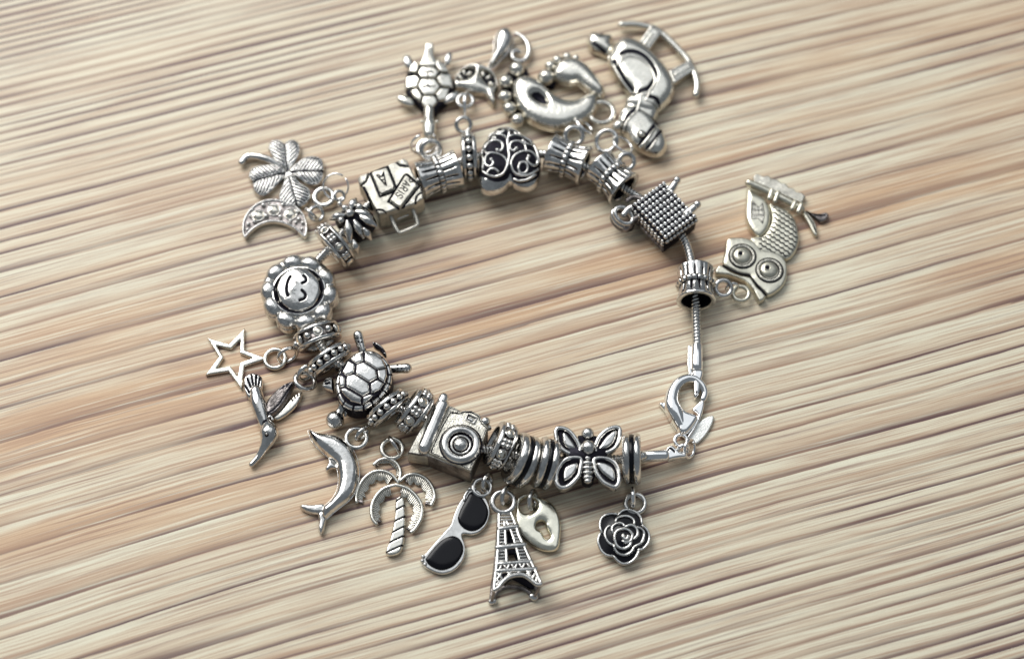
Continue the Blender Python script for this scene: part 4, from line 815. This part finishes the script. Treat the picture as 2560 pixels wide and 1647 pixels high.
# openwork charm
t = thing('openwork_drop_charm', 'domed silver charm with two leaf cutouts, a teardrop and a curled wire', 'charm', 1200, 190)
plate('openwork_dome', t, B((790, 760), (830, 690), (900, 610), (1010, 560), (1120, 558), (1220, 600), (1295, 650), (1345, 740), (1362, 860), (1330, 950), (1335, 1040), (1295, 1102), (1220, 1012), (1180, 962), (1100, 955), (1000, 930), (880, 885), (800, 880)), 6, 18, WARM, edge=5, dome=16, dw=40, blur=4,
      holes=[B((818, 735), (870, 668), (960, 630), (1052, 642), (1040, 700), (960, 752), (860, 772)), B((1135, 670), (1200, 672), (1282, 725), (1322, 800), (1318, 852), (1245, 832), (1180, 775))])
plate('dark_lining', t, B((830, 740), (900, 660), (1060, 620), (1200, 650), (1310, 740), (1330, 860), (1230, 850), (1100, 780), (880, 785)), 2, 10, PATINA, edge=2)
for c, a in (((925, 680), (.3, 1)), ((880, 740), (1, 1)), ((990, 690), (1, -.8)), ((1240, 740), (.9, -.7)), ((1170, 700), (.5, 1)), ((1275, 825), (1, .5))): ball('cutout_bar', t, B(c)[0], 22, (9, 4.5, 5), WARM, ang=a)
plate('teardrop', t, B((1225, 602), (1270, 500), (1302, 400), (1305, 280), (1340, 170), (1400, 118), (1475, 112), (1535, 150), (1562, 230), (1550, 330), (1490, 420), (1400, 510), (1320, 600), (1270, 620)), 22, 24, SILVER, edge=3, dome=24, dw=26, blur=9, hb=(22, .7))
tube('curled_wire', t, B((1585, 175), (1665, 215), (1735, 300), (1758, 400), (1720, 500), (1640, 535), (1560, 500), (1545, 430), (1590, 395), (1640, 415)), [4, 6, 7, 7, 7, 7, 7, 7, 6.5, 4.5], 16, SILVER, sub=4, n=12)
hang(t, B(940, 1040), 20, 20, 6)
t = thing('jump_ring', 'upright wire ring between the openwork charm and the thin pellet bead', 'ring', 1166, 265)
ring('wire', t, B(962, 1110), 30, 36, 4.6, CHROME, d=(1, .05), elev=8)
# feet
t = thing('baby_feet_charm', 'pair of puffed silver bare feet charm with heels meeting, round toes', 'charm', 1400, 230)
fa = np.array([(1283, 218), (1292, 202), (1310, 196), (1332, 199), (1352, 212), (1368, 228), (1385, 243), (1412, 256), (1440, 255), (1463, 244), (1482, 239), (1492, 252), (1490, 274), (1478, 292), (1455, 308), (1420, 322), (1385, 325), (1350, 318), (1320, 302), (1298, 276), (1286, 248)])
hole_ = B((1765, 985), (1810, 950), (1900, 955), (1975, 1010), (2010, 1100), (1995, 1165), (1930, 1150), (1830, 1090), (1775, 1040))
plate('foot', t, fa, 20, 24, WARM, edge=4, dome=28, dw=30, blur=12, grow=4, hb=(20, .6), hfun=lambda X, Y, s: -20*np.clip((4-sd_poly(X, Y, hole_))/16, 0, 1), mfun=lambda X, Y, s: (sd_poly(X, Y, hole_) < -5).astype(float))
for c, r in (((1600, 640), 22), ((1462, 800), 19.5), ((1448, 992), 18.5), ((1508, 1145), 19), ((1612, 1292), 19.5)): ball('toe', t, B(c)[0], 24, r, WARM)
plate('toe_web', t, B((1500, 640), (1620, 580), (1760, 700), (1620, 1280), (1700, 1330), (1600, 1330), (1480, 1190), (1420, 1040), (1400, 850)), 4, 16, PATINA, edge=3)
fb = D((228, 640), (270, 550), (360, 505), (460, 510), (545, 560), (625, 640), (700, 735), (742, 820), (732, 878), (680, 882), (600, 842), (530, 790), (470, 745), (395, 752), (300, 735), (240, 700))
plate('foot', t, fb, 22, 26, WARM, edge=4, dome=26, dw=26, blur=12, grow=4, hb=(22, .6))
for c, r in (((147, 685), 22.5), ((190, 565), 14.5), ((262, 505), 13), ((363, 470), 12), ((455, 487), 10.5)): ball('toe', t, D(c)[0], 26, r, WARM)
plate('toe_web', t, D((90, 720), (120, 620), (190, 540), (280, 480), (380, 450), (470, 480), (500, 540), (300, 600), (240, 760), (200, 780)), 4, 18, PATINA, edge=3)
hang(t, D(722, 1050), 26, 32, 7.5, WARM)
t = thing('jump_ring', 'wire ring through the loop of the feet charm, above its barrel bead', 'ring', 1465, 320)
ring('wire', t, D(548, 1190), 40, 30, 4.2, CHROME, d=(.55, -.35), elev=38, gap=(20, 330))
# rocking horse
t = thing('rocking_horse_charm', 'upside-down silver rocking horse charm with curved rocker and halter', 'charm', 1600, 200)
sad = D((925, 490), (990, 468), (1060, 470), (1140, 500), (1210, 560), (1262, 640), (1280, 720), (1245, 800), (1190, 850), (1110, 880))
hb_ = D((880, 335), (950, 292), (1060, 300), (1180, 372), (1300, 488), (1412, 620), (1472, 760), (1455, 880), (1385, 972), (1310, 1030), (1240, 1090), (1100, 1060), (990, 1000), (985, 930), (1030, 870), (920, 760), (832, 620), (792, 520), (830, 430))
plate('horse_body', t, hb_, 22, 26, WARM, edge=4, dome=28, dw=34, blur=8, grow=3, hb=(22, .6), depth=2.5, grooves=[(np.array(sad), 4.9), (D((850, 560), (900, 650), (960, 750), (1040, 850)), 4.4), (D((1240, 800), (1210, 870), (1190, 920), (1290, 960), (1310, 1010)), 4.4), (D((1020, 880), (1090, 900), (1130, 880)), 2)])
hdp = D((900, 1110), (960, 1010), (1080, 985), (1200, 1050), (1270, 1130), (1335, 1220), (1388, 1330), (1392, 1420), (1330, 1492), (1240, 1492), (1150, 1452), (1050, 1385), (985, 1290), (900, 1230))
hd = plate('horse_head', t, hdp, 22, 26, WARM, edge=4, dome=26, dw=30, blur=8, grow=3, hb=(22, .6), depth=2.5, grooves=[(D((1080, 1050), (1010, 1110), (965, 1190), (945, 1260)), 4.8), (D((1090, 1055), (1180, 1062), (1240, 1120), (1290, 1200)), 4.3), (D((1305, 1200), (1250, 1260), (1190, 1340), (1130, 1410)), 6.2), (D((1350, 1260), (1300, 1330), (1230, 1420), (1190, 1450)), 3.4)])
def bz(x, y):
    s1, s2 = sd_poly(np.array([x]), np.array([y]), hb_P)[0], sd_poly(np.array([x]), np.array([y]), hd_P)[0]
    return 25+27*float(max(rnd(np.array([s1]), 34)[0], rnd(np.array([s2]), 30)[0]))
plate('horse_neck', t, D((1000, 890), (1110, 860), (1270, 890), (1330, 980), (1300, 1100), (1240, 1170), (1060, 1180), (930, 1130), (950, 1000)), 22, 26, WARM, edge=4, dome=20, dw=26, blur=8)
hb_P, hd_P = smooth(hb_, True, 3), smooth(hdp, True, 3)
def strap(pts, r, name='strap', par=None):
    q = smooth(pts, False, 4); zz = np.array([bz(*p) for p in q]); 
    for _ in range(3): zz[1:-1] = (zz[:-2]+zz[1:-1]+zz[2:])/3
    return tube(name, par or t, q, r, zz+1.5, WARM, sub=1, n=8, zref=None)
strap(sad, 4, 'saddle_edge'); strap(D((850, 560), (900, 650), (960, 750), (1040, 850)), 3.2, 'saddle_edge')
strap(D((880, 560), (940, 505), (1000, 470)), 3, 'saddle_edge')
strap(D((1240, 800), (1210, 870), (1190, 920), (1290, 960), (1310, 1010)), 3.2)
strap(D((1130, 880), (1115, 960), (1080, 1050), (1010, 1110), (965, 1190), (945, 1260)), 3.6, 'halter', hd); strap(D((1090, 1055), (1180, 1062), (1240, 1120), (1290, 1200)), 3.2, 'halter', hd)
strap(D((1305, 1200), (1250, 1260), (1190, 1340), (1130, 1410)), 5, 'nose_band', hd); strap(D((1350, 1260), (1300, 1330), (1230, 1420), (1190, 1450)), 2.4, 'nose_band', hd)
ball('eye', hd, D(1140, 1275), bz(*D(1140, 1275))+1, 9.5, WARM); ring('eye_socket', hd, D(1140, 1275), bz(*D(1140, 1275)), 10.5, 1.8, PATINA)
for c, a in (((1050, 925), (1, -.55)), ((985, 1045), (1, -.75)), ((905, 1180), (1, -.9))): ball('mane_lock', t, D(c)[0], 36, (21, 14, 15), WARM, ang=a)
plate('tail', t, D((568, 320), (590, 238), (650, 222), (760, 240), (842, 262), (830, 345), (865, 380), (800, 485), (720, 458), (640, 430), (590, 385)), 10, 14, WARM, edge=4, dome=24, dw=24, blur=8, grooves=[(D((620, 270), (700, 240), (730, 280), (710, 300)), 1.8), (D((640, 370), (760, 450)), 3.0)], depth=3)
tube('tail_band', t, D((880, 375), (800, 490)), 5.5, [28, 30], WARM); tube('tail_band', t, D((905, 395), (825, 510)), 4, [32, 32], WARM)
for q, gq in (([(1238, 128), (1362, 192), (1215, 402), (1092, 342)], [(1238, 215), (1272, 235), (1190, 350), (1155, 330)]), ([(1420, 612), (1640, 490), (1705, 590), (1478, 745)], [(1470, 645), (1640, 545), (1660, 575), (1490, 680)])):
    o = plate('rocker_block', t, D(q), 14, 32, WARM, edge=4, cv=1, mfun=lambda X, Y, s: ((s < -5.5) & (s > -7.5)).astype(float), zref=32)
    plate('block_panel', o, D(gq), 30, 35, WARM, edge=3, cv=1, zref=32)
tube('rocker', t, D((930, 135), (1060, 132), (1180, 152), (1300, 192), (1420, 290), (1530, 400), (1625, 510), (1690, 640), (1718, 760), (1705, 860)), 9.6, [20]*10, WARM, sub=4, n=14)
hang(t, D(775, 1345), 44, 26, 6.5, d=(-.3, .4), elev=65, sq=1.1)
t = thing('jump_ring', 'thin wire ring looping from the rocking horse to its barrel bead', 'ring', 1565, 365)
ring('wire', t, E(945, 300), 54, 28, 3.2, CHROME, d=(.5, -.3), elev=55)
# owl
t = thing('owl_charm', 'silver owl charm with big ringed eyes perched on a leafy branch, far right', 'charm', 1890, 600)
zr = 18
plate('wing', t, Fc((850, 245), (835, 380), (828, 520), (862, 640), (940, 730), (1000, 722), (1062, 640), (1082, 520), (1065, 420), (1005, 340), (920, 300)), 4, 16, OWLM, edge=4, dome=8, dw=14, zref=zr, mfun=None)
plate('wing_recess', t, Fc((878, 378), (905, 385), (950, 440), (1000, 395), (1025, 520), (1002, 632), (945, 570), (875, 580)), 18, 24.5, GRAINY, edge=2, cv=1, zref=zr, mfun=lambda X, Y, s: ((s > -2.6) | (((X*.8+Y*.5)/3.4 % 1 < .3) & ((Y/14 % 1) > .35))).astype(float))
def scales(X, Y, s):
    a = (X-Fc(1000, 700)[0])*.83+(Y-Fc(1000, 700)[1])*.55; b = -(X-Fc(1000, 700)[0])*.55+(Y-Fc(1000, 700)[1])*.83
    row = np.floor(b/10.5); aa = ((a/13.0+row*.5) % 1)-.5; bb = b-row*10.5-2-5.5*np.sqrt(np.clip(1-(aa*1.9)**2, 0, 1))
    return ((np.abs(bb) < 1.45) & (s < -5) & (X > Fc(960, 0)[0])).astype(float)
plate('feathered_belly', t, Fc((1062, 395), (1180, 430), (1300, 510), (1355, 640), (1372, 780), (1325, 900), (1245, 965), (1100, 935), (960, 885), (865, 760), (940, 728), (1010, 715), (1080, 600), (1085, 500)), 4, 15, OWLM, edge=5, dome=8, dw=22, zref=zr, mfun=scales, hfun=lambda X, Y, s: -1.5*scales(X, Y, s), step=1.1)
hd = plate('owl_head', t, Fc((640, 752), (720, 735), (830, 740), (930, 788), (985, 855), (1080, 868), (1180, 908), (1240, 980), (1255, 1085), (1225, 1200), (1150, 1280), (1060, 1325), (1015, 1290), (900, 1190), (865, 1125), (780, 1108), (680, 1062), (598, 1002), (620, 880)), 4, 18, OWLM, edge=5, dome=4, dw=20, zref=zr+4)
for c in ((795, 935), (1068, 1078)):
    p = Fc(c)[0]; o = ring('eye_ring', hd, p, 21.5, 29, 4.2, GRAINY, n=48); ring('eye_groove', hd, p, 21.5, 34.5, 1.9, PATINA, n=48); ring('eye_groove', hd, p, 21.5, 24.5, 2.2, PATINA, n=40)
    p2 = p+np.array([-1, -1.5]); put('eyeball', hd, W3(*p2, 21, 21), (23, 23, 10), OWLM); q = p+np.array([-5, -7]); ring('pupil_rim', hd, q, 29.5, 7.5, 2.2, OWLM, n=20); put('pupil', hd, W3(*q, 30.2), (6.5, 6.5, 2.6), PATINA)
    for k in range(40):
        a = 2*math.pi*k/40; put('feather_tick', o, W3(p[0]+29.5*math.cos(a), p[1]+29.5*math.sin(a), 24.8), (1.1, 1.1, 1.6), PATINA)
plate('brow', t, Fc((570, 1018), (640, 1062), (700, 1100), (790, 1130), (875, 1145), (940, 1240), (1035, 1335), (965, 1392), (905, 1275), (810, 1180), (650, 1122), (525, 1108), (530, 1055)), 4, 24, OWLM, edge=5, zref=zr+4, cv=2)
tube('brow_line', t, Fc((600, 1030), (700, 1085), (800, 1120), (868, 1132), (940, 1220), (1030, 1325)), 2.4, 24, PATINA, sub=3)
br = tube('branch', t, Fc((858, 192), (980, 245), (1100, 300), (1250, 375), (1395, 452)), [10, 9.5, 9, 9, 9], 20, OWLM, sub=4, n=14)
for a, b in (((1092, 272), (1068, 345)), ((1155, 292), (1125, 375)), ((1330, 388), (1298, 450)), ((1392, 412), (1362, 480))): tube('claw', t, Fc(a, b), 6.5, 26, OWLM, sub=3)
plate('tail_fan', t, Fc((905, 120), (930, 90), (965, 92), (1000, 115), (1060, 105), (1095, 140), (1150, 145), (1185, 180), (1235, 185), (1265, 225), (1315, 235), (1340, 270), (1400, 280), (1440, 320), (1400, 395), (1300, 350), (1150, 285), (1000, 215), (912, 180)), 3, 15, GRAINY, edge=4, cv=1, zref=zr)
plate('branch_leaf', t, Fc((1410, 460), (1460, 490), (1530, 580), (1562, 690), (1545, 728), (1510, 700), (1460, 600), (1405, 500)), 3, 14, OWLM, edge=6, grooves=[(Fc((1440, 500), (1510, 600), (1540, 690)), 1.5)])
plate('branch_leaf', t, Fc((1430, 455), (1500, 485), (1580, 495), (1640, 482), (1672, 510), (1650, 560), (1600, 582), (1560, 565), (1500, 515)), 3, 14, WORN, edge=6, grooves=[(Fc((1460, 480), (1560, 520), (1640, 520)), 1.5)])
hang(t, Fc(778, 1312), 20, 20, 6, OWLM)
t = thing('jump_ring', 'small wire link joining the owl loop to the bail of the upright barrel', 'ring', 1835, 718)
ring('wire', t, Fc(690, 1255), 24, 15, 3.6, CHROME, d=(.25, 1), elev=22)
